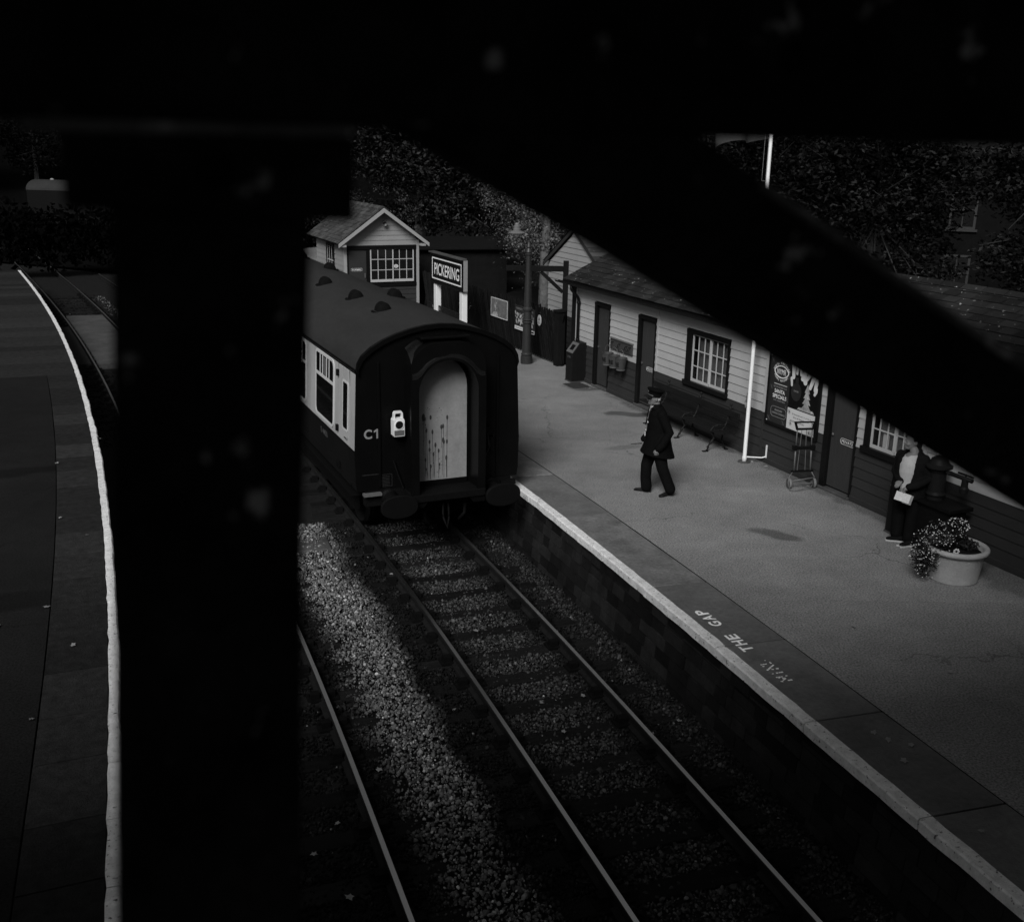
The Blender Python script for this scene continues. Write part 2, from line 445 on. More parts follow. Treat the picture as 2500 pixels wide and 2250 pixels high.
_text_cache = {}
def text_geo(s, bold=0.0):
    """flat letter mesh (verts 2D, faces, bounds) of the words s"""
    key = (s, bold)
    if key in _text_cache: return _text_cache[key]
    cu = bpy.data.curves.new("lettering", 'FONT'); cu.body = s; cu.offset = bold; cu.resolution_u = 4
    o = bpy.data.objects.new("lettering", cu); col.objects.link(o)
    dg = bpy.context.evaluated_depsgraph_get()
    me = bpy.data.meshes.new_from_object(o.evaluated_get(dg))
    v = [(p.co.x, p.co.y) for p in me.vertices]; f = [tuple(p.vertices) for p in me.polygons]
    bpy.data.objects.remove(o); bpy.data.curves.remove(cu); bpy.data.meshes.remove(me)
    xs = [p[0] for p in v]; ys = [p[1] for p in v]
    _text_cache[key] = (v, f, (min(xs), max(xs), min(ys), max(ys)))
    return _text_cache[key]
def text(mb, s, x0, x1, z0, z1, f, d=0.0, bold=0.0):
    """letters s stretched into the rectangle, facing out of plane f at depth d"""
    v, fc, (a, b, c, e) = text_geo(s, bold)
    mb.add([f(x0 + (p[0] - a) / (b - a) * (x1 - x0), z0 + (p[1] - c) / (e - c) * (z1 - z0), d) for p in v], fc)
    return mb
def arc_text(mb, s, cx, cz, r, a0, a1, h, f, d, under=False, bold=0.0):
    n = len(s)
    for i, ch in enumerate(s):
        if ch == ' ': continue
        a = R(a0 + (a1 - a0) * (i / (n - 1)))
        v, fc, (xa, xb, ya, yb) = text_geo(ch, bold)
        hh = h; w = (xb - xa) / 0.72 * h
        ang = a - math.pi / 2 if not under else a + math.pi / 2
        px, pz = cx + r * math.cos(a), cz + r * math.sin(a)
        ca, sa = math.cos(ang), math.sin(ang)
        pts = []
        for p in v:
            u = ((p[0] - (xa + xb) / 2) / 0.72) * h; w2 = (p[1] / 0.72) * h - h / 2
            pts.append(f(px + u * ca - w2 * sa, pz + u * sa + w2 * ca, d))
        mb.add(pts, fc)

def blob(name, mb, mat, parent, voxel=0.012, smooth=4, factor=0.5):
    """weld overlapping volumes into one continuous skin"""
    o = mb.build(name, mat, parent)
    m = o.modifiers.new("weld", 'REMESH'); m.mode = 'VOXEL'; m.voxel_size = voxel
    if smooth:
        sm = o.modifiers.new("soft", 'SMOOTH'); sm.iterations = smooth; sm.factor = factor
    dg = bpy.context.evaluated_depsgraph_get()
    me = bpy.data.meshes.new_from_object(o.evaluated_get(dg))
    old = o.data; o.modifiers.clear(); o.data = me; bpy.data.meshes.remove(old); me.name = name
    if not me.materials: me.materials.append(MT[mat])
    me.shade_smooth()
    return o
def limb(mb, pts, radii, n=12, flat=1.0):
    mb.tube(pts, radii, n, flat=flat)
    for i in (0, len(pts) - 1):
        r = radii[i]; mb.ell(pts[i], (r, r, r), n=10, m=6)
    return mb

# ------------------------------------------------------------------ track geometry: t across (right), s along, both measured from below the camera
A20 = 20.0
def sh(s): return 0.0 if s < 9 else 0.00303 * (s - 9) ** 2 - 1.76e-5 * (s - 9) ** 3
def W(t, s, z=0.0):
    c, n = math.cos(R(A20)), math.sin(R(A20))
    return Vector((t * c - s * n, t * n + s * c, z))
S_STEPS = [-14, 0, 5, 9, 11, 13, 15, 17, 19, 21, 24, 27, 30, 33, 36, 40, 44, 48, 52]

def strip(mb, t0, t1, z, ss, tone=0.5):
    for a, b in zip(ss[:-1], ss[1:]):
        mb.add([(t0 - sh(a), a, z), (t1 - sh(a), a, z), (t1 - sh(b), b, z), (t0 - sh(b), b, z)], [(0, 1, 2, 3)], tone)

# --- ground and platforms
g = MB(); g.add([(-400, -200, -1.32), (400, -200, -1.32), (400, 500, -1.32), (-400, 500, -1.32)], [(0, 1, 2, 3)])
kind(g.build("ground", 'ground'))

def at20(o): o.rotation_euler = (0, 0, R(A20)); return o

g = MB(); strip(g, -0.50, 6.05, -1.06, S_STEPS + [58, 66, 76])
kind(at20(g.build("ballast_bed", 'ballast_bed')))

def platform_body(name, t_edge, t_far, ss, mat, side):
    """asphalt top as a sheet that follows the curve, with a skirt down to the ground"""
    m = MB(); z = 0.0
    for a, b in zip(ss[:-1], ss[1:]):
        e0, e1 = t_edge - sh(a), t_edge - sh(b)
        m.add([(e0, a, z), (t_far, a, z), (t_far, b, z), (e1, b, z)], [(0, 1, 2, 3) if side > 0 else (3, 2, 1, 0)])
    return m

# right platform: asphalt beyond the flagstones
m = platform_body("r", 6.93, 30, S_STEPS + [60, 70], 'asphalt', 1)
o = m.build("platform", 'asphalt'); o.rotation_euler = (0, 0, R(A20)); kind(o)
# object space of the asphalt is rotated: bake the rotation so that its stains sit in world metres
bpy.context.view_layer.update()
o.data.transform(o.matrix_world); o.rotation_euler = (0, 0, 0)

m = MB()
joints = [-12, -9, -6.1, -3.2, -0.4, 1.3, 2.9, 4.45, 6.12, 7.79, 9.54, 11.35, 14.24, 16.45, 18.6, 21, 23.4, 26, 29, 32, 35, 38, 42, 46, 52]
flags_old = MB()
for a, b in zip(joints[:-1], joints[1:]):
    k = (flags_old if (11 < a < 12 or 16 < a < 17) else m)
    g2 = 0.012
    t0, t1 = 6.155, 6.915
    k.add([(t0 - sh(a), a + g2, .004), (t1 - sh(a), a + g2 - .05, .004), (t1 - sh(b), b - g2 - .05, .004), (t0 - sh(b), b - g2, .004),
           (t0 - sh(a), a + g2, -.08), (t1 - sh(a), a + g2 - .05, -.08), (t1 - sh(b), b - g2 - .05, -.08), (t0 - sh(b), b - g2, -.08)],
          [(0, 1, 2, 3), (0, 4, 5, 1), (1, 5, 6, 2), (2, 6, 7, 3), (3, 7, 4, 0)], random.uniform(0.2, 0.8))
kind(at20(m.build("platform_flagstones", 'stone_edge', bevel=0.006)))
kind(at20(flags_old.build("flaked_flagstones", 'old_stone', bevel=0.01)))
# bed under the flagstone joints
m = MB(); strip(m, 6.10, 6.99, -0.03, S_STEPS); kind(at20(m.build("flagstone_bed", 'soil')))

def edging(name, t_out, t_in, jl, side, hz=0.105):
    """white painted nosing stones, each a slightly uneven block with a worn front arris"""
    m = MB()
    for a, b in zip(jl[:-1], jl[1:]):
        n = max(3, int((b - a) / 0.16)); dz = random.uniform(-0.003, 0.003); dt = random.uniform(-0.008, 0.008)
        sec = []
        for i in range(n + 1):
            s = a + 0.007 + (b - a - 0.014) * i / n
            w = 0.014 * noise.noise(Vector((s * 2.3, t_out, 0))) + 0.009 * noise.noise(Vector((s * 9, t_out, 3)))
            w2 = 0.014 * noise.noise(Vector((s * 5.1, t_out, 7)))
            o_ = t_out + side * 0 + w + dt - sh(s); i_ = t_in + w2 - sh(s)
            d = 0.016 * (1 if t_in > t_out else -1)
            sec.append([(i_, s, -hz), (i_, s, .006 + dz), (o_ + d, s, .006 + dz), (o_, s, -.010 + dz), (o_ - 0 + w2 * .6, s, -hz)])
        v = [p for q in sec for p in q]; f = []
        for i in range(n):
            for j in range(5):
                f.append((i * 5 + j, i * 5 + (j + 1) % 5, (i + 1) * 5 + (j + 1) % 5, (i + 1) * 5 + j))
        f += [(0, 1, 2, 3, 4), tuple(n * 5 + j for j in (4, 3, 2, 1, 0))]
        m.add(v, f, random.uniform(0.3, 0.7))
    return kind(at20(m.build(name, 'worn_white')))
jr = []
for a, b in zip(joints[:-1], joints[1:]):
    jr.append(a)
    if b - a > 1.9: jr.append(a + (b - a) * random.uniform(.4, .6))
jr.append(joints[-1])
edging("platform_edge_stones", 6.02, 6.152, jr, 1)
jl = [-12]
while jl[-1] < 52: jl.append(jl[-1] + random.choice((0.72, 0.9, 1.05)))
jl[-1] = 52
edging("platform_edge_stones", -0.44, -0.556, jl, -1)

# platform retaining walls in coursed blocks
def wall(name, t_top, t_foot, sgn, s0, s1):
    m = MB(); rows = 7; z0, z1 = -1.3, -0.11
    for r in range(rows):
        za = z0 + (z1 - z0) * r / rows; zb = z0 + (z1 - z0) * (r + 1) / rows
        s = s0 - random.uniform(0, .3)
        while s < s1:
            L = random.uniform(0.24, 0.5); j = random.uniform(-0.014, 0.014)
            ta = t_foot + (t_top - t_foot) * (r / rows) + j; tb = t_foot + (t_top - t_foot) * ((r + 1) / rows) + j
            a, b = s + .006, s + L - .006
            v = [(ta - sh(a), a, za + .006), (ta - sh(b), b, za + .006), (tb - sh(b), b, zb - .006), (tb - sh(a), a, zb - .006)]
            v += [(p[0] + sgn * .2, p[1], p[2]) for p in v]
            m.add(v, [(0, 1, 2, 3), (0, 4, 5, 1), (1, 5, 6, 2), (2, 6, 7, 3), (3, 7, 4, 0)], random.random())
            s += L
    for a, b in zip(S_STEPS[:-1], S_STEPS[1:]):
        t = (t_top + t_foot) / 2 + sgn * .05
        m.add([(t - sh(a), a, z0), (t - sh(b), b, z0), (t - sh(b), b, z1), (t - sh(a), a, z1)], [(0, 1, 2, 3)], 0.1)
    return kind(at20(m.build(name, 'wall_brick')))
wall("platform_wall", 6.065, 5.95, 1, 3.0, 24.0)
wall("platform_wall", -0.49, -0.42, -1, 4.0, 50.0)

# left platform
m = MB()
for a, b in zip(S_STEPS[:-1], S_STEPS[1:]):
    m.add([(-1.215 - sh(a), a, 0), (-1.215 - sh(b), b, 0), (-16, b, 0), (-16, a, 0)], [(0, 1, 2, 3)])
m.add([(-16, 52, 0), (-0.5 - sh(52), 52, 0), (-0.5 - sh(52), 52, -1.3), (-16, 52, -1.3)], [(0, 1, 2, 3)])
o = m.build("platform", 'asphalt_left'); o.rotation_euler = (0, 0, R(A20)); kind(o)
bpy.context.view_layer.update(); o.data.transform(o.matrix_world); o.rotation_euler = (0, 0, 0)
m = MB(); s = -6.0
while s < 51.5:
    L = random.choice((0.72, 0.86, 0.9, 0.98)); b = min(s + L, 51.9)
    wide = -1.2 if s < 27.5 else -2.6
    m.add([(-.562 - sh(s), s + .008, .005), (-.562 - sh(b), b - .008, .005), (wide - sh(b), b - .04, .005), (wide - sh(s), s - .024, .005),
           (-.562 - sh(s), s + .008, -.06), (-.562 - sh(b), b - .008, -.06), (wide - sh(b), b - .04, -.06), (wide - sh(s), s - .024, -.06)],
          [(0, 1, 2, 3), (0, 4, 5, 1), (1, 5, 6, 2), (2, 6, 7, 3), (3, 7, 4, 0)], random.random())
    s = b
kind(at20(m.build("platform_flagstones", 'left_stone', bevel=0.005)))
m = MB(); strip(m, -1.26, -.52, -0.03, S_STEPS); kind(at20(m.build("flagstone_bed", 'soil')))

# painted words on the flagstones, read from the platform side
def paint(s, s0, s1, worn=False):
    mb = MB()
    f = lambda a, b, d: (6.425 - b - sh(a), a, d)
    for i, ch in enumerate(s):
        w = (s1 - s0) / len(s)
        a = s0 + w * i + w * .10; b = s0 + w * (i + 1) - w * .10
        text(mb, ch, a, b, 0.0, 0.155, f, 0.0085, 0.03)
    return mb
def stencil(mb, worn):
    """keep letter faces broken by stencil bridges and wear"""
    return mb
pm = M("worn stencil paint", 0.85, 0.8, 0.2, 9, 0.2, 40, 0.2)
mw = MB()
for word, s0, s1 in (("THE", 9.32, 9.80), ("GAP", 10.02, 10.52)):
    q = paint(word, s0, s1); mw.add(q.V, q.F)
kind(at20(mw.build("painted_lettering", pm)))
# the first word is almost worn away: only broken strokes remain
mw = MB()
L4 = [[(0, 0, 0, 1), (0, 1, .5, .35), (.5, .35, 1, 1), (1, 1, 1, 0)], [(.5, 0, .5, 1)], [(0, 0, 0, 1), (0, 1, 1, 0), (1, 0, 1, 1)], [(0, 0, 0, 1), (0, 1, .8, .8), (.8, .8, .8, .2), (.8, .2, 0, 0)]]
for i, strokes in enumerate(L4):
    a0 = 8.60 + .135 * i
    for (x0, z0, x1, z1) in strokes:
        for k in range(5):
            if random.random() < (.22, .25, .5, .75)[i]: continue
            p = [Vector((6.425 - .150 * (z0 + (z1 - z0) * q_) + random.uniform(-.003, .003), a0 + .095 * (x0 + (x1 - x0) * q_) + random.uniform(-.003, .003), .0075)) for q_ in (k / 5 + .02, k / 5 + .15 + .05 * random.random())]
            mw.bar(p[0], p[1], random.uniform(.012, .022), .002)
kind(at20(mw.build("painted_lettering", pm)))

# --- railway tracks
RAILP = [(-.065, 0), (-.065, .012), (-.012, .03), (-.009, .10), (-.034, .115), (-.036, .140), (-.027, .150), (.027, .150), (.036, .140), (.034, .115), (.009, .10), (.012, .03), (.065, .012), (.065, 0)]
def rail_mesh(t, ss, zb, lo=False):
    m = MB(); n = len(RAILP)
    v = []
    for s in ss:
        v += [(t - sh(s) + p[0], s, zb + p[1]) for p in RAILP]
    f = [(i * n + j, i * n + (j + 1) % n, (i + 1) * n + (j + 1) % n, (i + 1) * n + j) for i in range(len(ss) - 1) for j in range(n)]
    m.add(v, f); return m
def track(label, tc, ss, sleepers, detail):
    root = thing("railway_track", label, "railway track", (0, 0, 0), A20)
    for dt in (-0.7525, 0.7525):
        ra = rail_mesh(tc + dt, ss, ZR - .15).build("rail", 'rail', root)
        q = MB()
        for a, b in zip(ss[:-1], ss[1:]):
            w = .024
            q.add([(tc + dt - w - sh(a), a, ZR + .0015), (tc + dt + w - sh(a), a, ZR + .0015), (tc + dt + w - sh(b), b, ZR + .0015), (tc + dt - w - sh(b), b, ZR + .0015)], [(0, 1, 2, 3)])
        q.build("rail_head", 'railtop', ra)
    ch = None
    for s in sleepers:
        c = tc - sh(s); j = random.uniform(-.06, .06); k = random.uniform(-.03, .03)
        sl = MB().box(c - 1.3 + j, c + 1.3 + j, s - .125 + k, s + .125 + k, ZR - .30, ZR - .16 + random.uniform(-.008, .012), random.random()).build("sleeper", 'sleeper', root, bevel=.012)
        if detail:
            for dt in (-.7525, .7525):
                if ch is None:
                    q = MB().box(-.19, .19, -.10, .10, 0, .03).box(-.15, -.04, -.05, .05, .03, .10).box(.04, .15, -.05, .05, .03, .10)
                    for x in (-.16, .16): q.lathe([(.022, .03), (.022, .06), (.0, .065)], 8, (x, .06, 0))
                    ch = q.build("rail_chair", 'chair', sl, loc=(c + dt, s + k, ZR - .155))
                else:
                    e = ch.copy(); col.objects.link(e); e.parent = sl; e.location = (c + dt, s + k, ZR - .155)
    return root
ss_n = list(np.arange(2, 24, 1.0)) + list(np.arange(24, 67, 2.0))
track("polished rails on timber sleepers running under the parked coach", 4.40, ss_n[:40], [5.05 + .70 * i for i in range(24)], True)
track("curving rails between the pale ballast and the left platform", 1.07, ss_n + [68, 72, 76], [4.6 + .70 * i for i in range(22)] + [26 + .75 * i for i in range(34)], True)

# concrete crossing laid in the left track
cr = thing("crossing_panel", "patchy pale concrete crossing laid between the rails by the left platform", "crossing panel", (0, 0, 0), A20)
q = MB()
def pan(q, t0, t1, s0, s1, z):
    n = 8
    for i in range(n):
        a = s0 + (s1 - s0) * i / n; b = s0 + (s1 - s0) * (i + 1) / n
        q.add([(t0 - sh(a), a, z), (t1 - sh(a), a, z), (t1 - sh(b), b, z), (t0 - sh(b), b, z), (t0 - sh(a), a, z - .2), (t1 - sh(a), a, z - .2), (t1 - sh(b), b, z - .2), (t0 - sh(b), b, z - .2)],
              [(0, 1, 2, 3), (0, 3, 7, 4), (1, 5, 6, 2)] + ([(0, 4, 5, 1)] if i == 0 else []) + ([(2, 6, 7, 3)] if i == n - 1 else []))
pan(q, 0.42, 1.72, 33.4, 43.6, ZR - .01); q.build("inner_slab", 'concrete', cr)
q = MB(); pan(q, -.40, .24, 33.6, 41, ZR - .03); q.build("outer_slab", 'left_stone', cr)

# cable trough lid between the tracks
tl = thing("trough_lid", "flat dark lid lying on the pale ballast between the tracks", "trough lid", W(2.35, 16.72, ZR - .13), A20 - 2)
MB().box(-1.0, .45, -.29, .29, 0, .05).build("lid", 'concrete', tl, bevel=.01)
MB().box(-.98, .43, -.27, .27, -.12, -.002).build("trough", 'ballast_bed', tl)

# --- ballast stones
def stones():
    ico = []
    ph = (1 + 5 ** .5) / 2
    for a in (-1, 1):
        for b in (-ph, ph): ico += [(0, a, b), (a, b, 0), (b, 0, a)]
    ico = np.array(ico); ico /= np.linalg.norm(ico[0])
    import itertools
    F = []
    e = min(np.linalg.norm(ico[0] - ico[j]) for j in range(1, 12))
    for i, j, k in itertools.combinations(range(12), 3):
        if all(abs(np.linalg.norm(ico[p] - ico[q_]) - e) < .01 for p, q_ in ((i, j), (j, k), (i, k))):
            nrm = np.cross(ico[j] - ico[i], ico[k] - ico[i])
            F.append((i, j, k) if np.dot(nrm, ico[i]) > 0 else (i, k, j))
    F = np.array(F)
    N = 100000
    t = rng.uniform(-.35, 5.98, N); s = 4.6 + 13.2 * rng.random(N) ** 0.92
    far = 6000
    t2 = rng.uniform(-.35, 2.6, far); s2 = rng.uniform(24, 50, far)
    t = np.r_[t, t2]; s = np.r_[s, s2]
    keep = np.ones(len(t), bool)
    for tc in (1.07, 4.40):
        for dt in (-.7525, .7525): keep &= np.abs(t - tc - dt) > .075
    # sleepers are partly swept clear
    for tc, s0 in ((4.40, 5.05), (1.07, 4.6)):
        ph_ = np.abs(((s - s0 + .35) % .70) - .35)
        on = (ph_ < .115) & (np.abs(t - tc) < 1.27)
        keep &= ~(on & (rng.random(len(t)) > .22))
    keep &= ~((s > 33.2) & (s < 43.8) & (t < 1.8))
    t, s = t[keep], s[keep]; n = len(t)
    r = np.clip(.0158 * rng.lognormal(0, .36, n), .008, .036) * np.where(s > 22, 1.6, 1.0)
    shp = ico[None] * (1 + rng.uniform(-.42, .30, (n, 12, 1))) * rng.uniform(.50, 1.25, (n, 1, 3))
    q = rng.normal(size=(n, 4)); q /= np.linalg.norm(q, axis=1)[:, None]
    w, x, y, z = q.T
    Rm = np.stack([1 - 2 * (y * y + z * z), 2 * (x * y - z * w), 2 * (x * z + y * w), 2 * (x * y + z * w), 1 - 2 * (x * x + z * z), 2 * (y * z - x * w), 2 * (x * z - y * w), 2 * (y * z + x * w), 1 - 2 * (x * x + y * y)], 1).reshape(n, 3, 3)
    V = np.einsum('nij,nkj->nki', Rm, shp) * r[:, None, None]
    shv = np.where(s > 9, .00303 * (s - 9) ** 2 - 1.76e-5 * (s - 9) ** 3, 0)
    bumpy = .018 * np.sin(t * 5.1 + s * 1.3) * np.cos(s * 3.7 - t)
    heap = .07 * np.exp(-((t - 2.68) / .5) ** 2)
    zc = -1.045 + bumpy * .5 + heap + rng.uniform(-.012, .022, n)
    V += np.stack([t - shv, s, zc], 1)[:, None, :]
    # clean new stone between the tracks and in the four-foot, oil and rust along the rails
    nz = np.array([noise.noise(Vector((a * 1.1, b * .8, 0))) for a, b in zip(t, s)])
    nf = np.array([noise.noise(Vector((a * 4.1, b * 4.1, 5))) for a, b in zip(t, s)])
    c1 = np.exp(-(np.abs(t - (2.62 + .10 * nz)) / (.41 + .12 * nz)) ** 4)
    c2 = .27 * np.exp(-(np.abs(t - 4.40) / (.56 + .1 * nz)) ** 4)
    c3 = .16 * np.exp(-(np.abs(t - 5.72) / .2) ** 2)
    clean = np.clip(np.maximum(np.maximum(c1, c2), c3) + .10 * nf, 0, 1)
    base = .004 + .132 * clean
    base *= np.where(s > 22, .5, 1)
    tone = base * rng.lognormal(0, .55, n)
    odd = rng.random(n) < .004
    tone = np.clip(np.where(odd, np.maximum(tone, .14), tone), .002, .65)
    FF = (F[None] + 12 * np.arange(n)[:, None, None]).reshape(-1, 3)
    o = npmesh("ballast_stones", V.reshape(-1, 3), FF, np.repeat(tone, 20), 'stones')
    return kind(at20(o), 'stuff')
stones()

m = MB(); m.add([(1.35, 27.75, .006), (3.2, 27.0, .006), (14, 30, .006), (30, 34, .006), (30, 75, .006), (-16, 75, .006), (-5.2, 42.4, .006), (-3.05, 36.4, .006)], [tuple(range(8))])
kind(m.build("verge", 'ground'))
m = MB(); m.add([(-20, 55, -.9), (-20, 110, -1.0), (-70, 110, -1.0), (-70, 30, -.9), (-30, 60, -.95)], [(0, 1, 2, 3, 4)]); kind(m.build("trackside_ground", 'hill'))

# ------------------------------------------------------------------ main station building (local x along the front towards the camera, y into the building)
BO = Vector((1.49, 26.358, 0)); BRZ = -67.0
Bm = Matrix.Translation(BO) @ Matrix.Rotation(R(BRZ), 4, 'Z')
def B(x, y, z=0.0): return Bm @ Vector((x, y, z))

def boards(mb, x0, x1, z0, z1, step, holes, y=0.0, ref=None):
    """overlapping weatherboards with gaps at the openings (x0, x1, z0, z1)"""
    z = z0
    while z < z1 - .01:
        zt = min(z + step, z1)
        cut = [(h[0], h[1]) for h in holes if h[2] < (z + zt) / 2 < h[3]]
        xs = [(x0, x1)]
        for a, b in cut:
            nx = []
            for p, q in xs:
                if b <= p or a >= q: nx.append((p, q)); continue
                if a > p: nx.append((p, a))
                if b < q: nx.append((b, q))
            xs = nx
        tn = random.uniform(.25, .75)
        for p, q in xs:
            mb.add([(p, y - .022, z), (q, y - .022, z), (q, y - .004, zt), (p, y - .004, zt), (p, y + .004, z), (q, y + .004, z), (q, y + .004, zt), (p, y + .004, zt)],
                   [(0, 1, 2, 3), (0, 4, 5, 1), (0, 3, 7, 4), (1, 5, 6, 2), (3, 2, 6, 7)], tn)
        z = zt
    return mb

bld = thing("station_building", "long low cream weatherboard building with dark dado and slate roof along the platform", "building", BO, BRZ)
DOORS = [(1.21, 1.98), (3.33, 4.10), (9.84, 10.63)]
WINS = [(5.37, 6.91, .93, 2.05), (10.82, 12.05, .93, 2.05)]
holes = [(a, b, .0, 2.04) for a, b in DOORS] + WINS
LB = 16.5
# structural wall with real openings: built as piers behind the boards
wl = MB()
edges = sorted(set([0, LB] + [v for h in holes for v in h[:2]]))
for a, b in zip(edges[:-1], edges[1:]):
    hh = [h for h in holes if h[0] <= (a + b) / 2 <= h[1]]
    if not hh: wl.box(a, b, .004, .12, 0, 2.5)
    else:
        h = hh[0]; wl.box(a, b, .004, .12, h[3], 2.5)
        if h[2] > .02: wl.box(a, b, .004, .12, 0, h[2])
wl.box(0, LB, 3.85, 3.95, 0, 2.5); wl.box(-.0, .1, .12, 3.85, 0, 2.5); wl.box(LB - .1, LB, .12, 3.85, 0, 2.5); wl.box(.1, LB - .1, .12, 3.85, -.05, .02)
wl.build("wall", 'black_trim', bld)
for x0, x1 in ((.24, 4.14), (4.19, 8.08), (8.14, 12.10), (12.17, LB)):
    up = MB(); boards(up, x0, x1, .93, 2.22, .1635, holes); boards(up, x0, x1, 2.22, 2.42, .2, holes); up.build("upper_boarding", 'cream', bld)
    gaps = [d_ for d_ in DOORS if x0 < d_[0] < x1]; xe = [x0] + [v for d_ in gaps for v in d_] + [x1]
    for a_, b_ in zip(xe[::2], xe[1::2]):
        if b_ - a_ > .03: boards(MB(), 0, 0, 0, 0, 1, []); lo = MB(); boards(lo, a_, b_, .10, .93, .166, []); lo.build("lower_boarding", 'dado', bld)
for x in (.205, 4.165, 8.11, 12.135):
    MB().box(x - .025, x + .025, -.034, 0, .93, 2.42).build("cover_strip", 'cream', bld)
    MB().box(x - .025, x + .025, -.034, 0, .10, .93).build("cover_strip", 'dado', bld)
MB().box(-.05, .17, -.04, .1, 0, 2.40).build("corner_post", 'black_trim', bld, bevel=.01)
for a, b in ((.2, 1.21), (1.98, 3.33), (4.10, 9.84), (10.63, LB)): MB().box(a, b, -.05, 0, 0, .10).build("plinth", 'dado', bld, bevel=.012)
for a, b in DOORS:
    fr = MB().box(a, a + .13, -.045, .1, .04, 2.04).box(b - .05, b, -.03, .1, .04, 2.04).box(a, b, -.05, .1, 1.98, 2.05).build("door_frame", 'black_trim', bld, bevel=.006)
    d = MB()
    n = 7; x0, x1 = a + .13, b - .05
    for i in range(n):
        d.box(x0 + (x1 - x0) * i / n + .002, x0 + (x1 - x0) * (i + 1) / n - .002, .02, .06, .08, 1.98, random.random())
    d = d.build("door", 'door', bld)
    kx = a + .19
    MB().lathe([(.02, 0), (.03, .01), (.028, .03), (.012, .04), (0, .042)], 10).build("door_knob", 'brass', d).matrix_local = Matrix.Translation((kx, .02, .99)) @ Matrix.Rotation(R(90), 4, 'X')
    MB().box(a, b, -.08, .1, 0, .045).build("door_sill", 'concrete', bld, bevel=.01)
def plate_sign(word, cx, cz, w, h, y, parent, name="door_sign", bold=.01):
    pl = MB().prism(rrect(cx - w / 2, cx + w / 2, cz - h / 2, cz + h / 2, h * .48), y - .006, y, XZ).build(name, 'sign_black', parent)
    MB().ring(rrect(cx - w / 2 + .006, cx + w / 2 - .006, cz - h / 2 + .006, cz + h / 2 - .006, h * .43), rrect(cx - w / 2 + .0115, cx + w / 2 - .0115, cz - h / 2 + .0115, cz + h / 2 - .0115, h * .38), y - .009, y - .0055, XZ).build("sign_border", 'letter_white', pl)
    text(MB(), word, cx - w * .385, cx + w * .385, cz - h * .24, cz + h * .24, XZ, y - .0095, bold - .01).build("sign_lettering", 'letter_white', pl)
plate_sign("PRIVATE", 3.86, .90, .31, .105, .019, bld)
plate_sign("PRIVATE", 10.39, .925, .36, .115, .019, bld)

def window(parent, x0, x1, z0, z1, cols, rows, frame=.16, sill=True, notice=None):
    fr = MB()
    fr.box(x0, x0 + frame, -.05, .1, z0, z1).box(x1 - .06, x1, -.045, .1, z0, z1).box(x0, x1, -.055, .1, z1 - .075, z1 + .01)
    fr.box(x0 - .03, x1 + .02, -.085, .1, z0 - .02, z0 + .075)
    fo = fr.build("window_frame", 'black_trim', parent, bevel=.006)
    a, b = x0 + frame, x1 - .06; c, d = z0 + .075, z1 - .075
    mid = (a + b) / 2
    for k, (p, q_) in enumerate(((a, mid + .015), (mid - .015, b))):
        y = -.012 if k == 0 else -.035 if False else .012 - .02 * (1 - k)
        sb = MB(); t = .02; ya, yb = y, y + .024
        sb.box(p, p + .035, ya, yb, c, d).box(q_ - .035, q_, ya, yb, c, d).box(p, q_, ya + .001, yb - .001, c, c + .055).box(p, q_, ya + .001, yb - .001, d - .03, d)
        for i in range(1, cols): x = p + (q_ - p) * i / cols; sb.box(x - .009, x + .009, ya + .003, yb - .003, c, d)
        for i in range(1, rows): z = c + (d - c) * i / rows; sb.box(p, q_, ya + .004, yb - .004, z - .009, z + .009)
        s = sb.build("sash", 'sash', parent)
        MB().add([(p + .01, y + .012, c + .01), (q_ - .01, y + .012, c + .01), (q_ - .01, y + .012, d - .01), (p + .01, y + .012, d - .01)], [(0, 1, 2, 3)]).build("pane", 'glass_clear', s)
    cu = MB(); n = int((d - c) / .022)
    for i in range(n):
        z = c + (d - c) * i / n
        cu.add([(a + .12, .075, z), (b - .02, .075, z), (b - .02, .088, z + .014), (a + .12, .088, z + .014)], [(0, 1, 2, 3)])
    cu.build("blind", 'curtain', parent)
    if notice:
        nx, nz, w, h = notice
        n_ = MB().box(nx, nx + w, .044, .048, nz, nz + h).build("window_notice", 'paper', parent)
    return fo
# clear window glass: mostly reflective pane one sees through
gm = bpy.data.materials.new("clear window glass"); gm.use_nodes = True
nt = gm.node_tree; pb = nt.nodes["Principled BSDF"]; out = nt.nodes["Material Output"]
tr = nt.nodes.new("ShaderNodeBsdfTransparent"); tr.inputs[0].default_value = (.8, .8, .8, 1)
gl = nt.nodes.new("ShaderNodeBsdfGlossy"); gl.inputs["Roughness"].default_value = .04
fw = nt.nodes.new("ShaderNodeLayerWeight"); fp4 = nt.nodes.new("ShaderNodeMath"); fp4.operation = 'POWER'; fp4.inputs[1].default_value = 4
nt.links.new(fw.outputs["Facing"], fp4.inputs[0]); fr_ = nt.nodes.new("ShaderNodeMapRange"); fr_.inputs["To Min"].default_value = .04; fr_.inputs["To Max"].default_value = .7
nt.links.new(fp4.outputs[0], fr_.inputs["Value"])
mx = nt.nodes.new("ShaderNodeMixShader")
nt.links.new(fr_.outputs[0], mx.inputs[0]); nt.links.new(tr.outputs[0], mx.inputs[1]); nt.links.new(gl.outputs[0], mx.inputs[2]); nt.links.new(mx.outputs[0], out.inputs[0])
MT['glass_clear'] = gm
window(bld, 5.37, 6.91, .93, 2.05, 3, 3, .19, notice=(6.10, 1.08, .07, .28))
window(bld, 10.82, 12.05, .93, 2.05, 3, 3, .12, notice=(11.16, 1.04, .13, .24))
# dark rooms behind the glass: back boards
MB().box(.2, LB - .2, 1.6, 1.62, .02, 2.3).build("inner_partition", 'soil', bld)

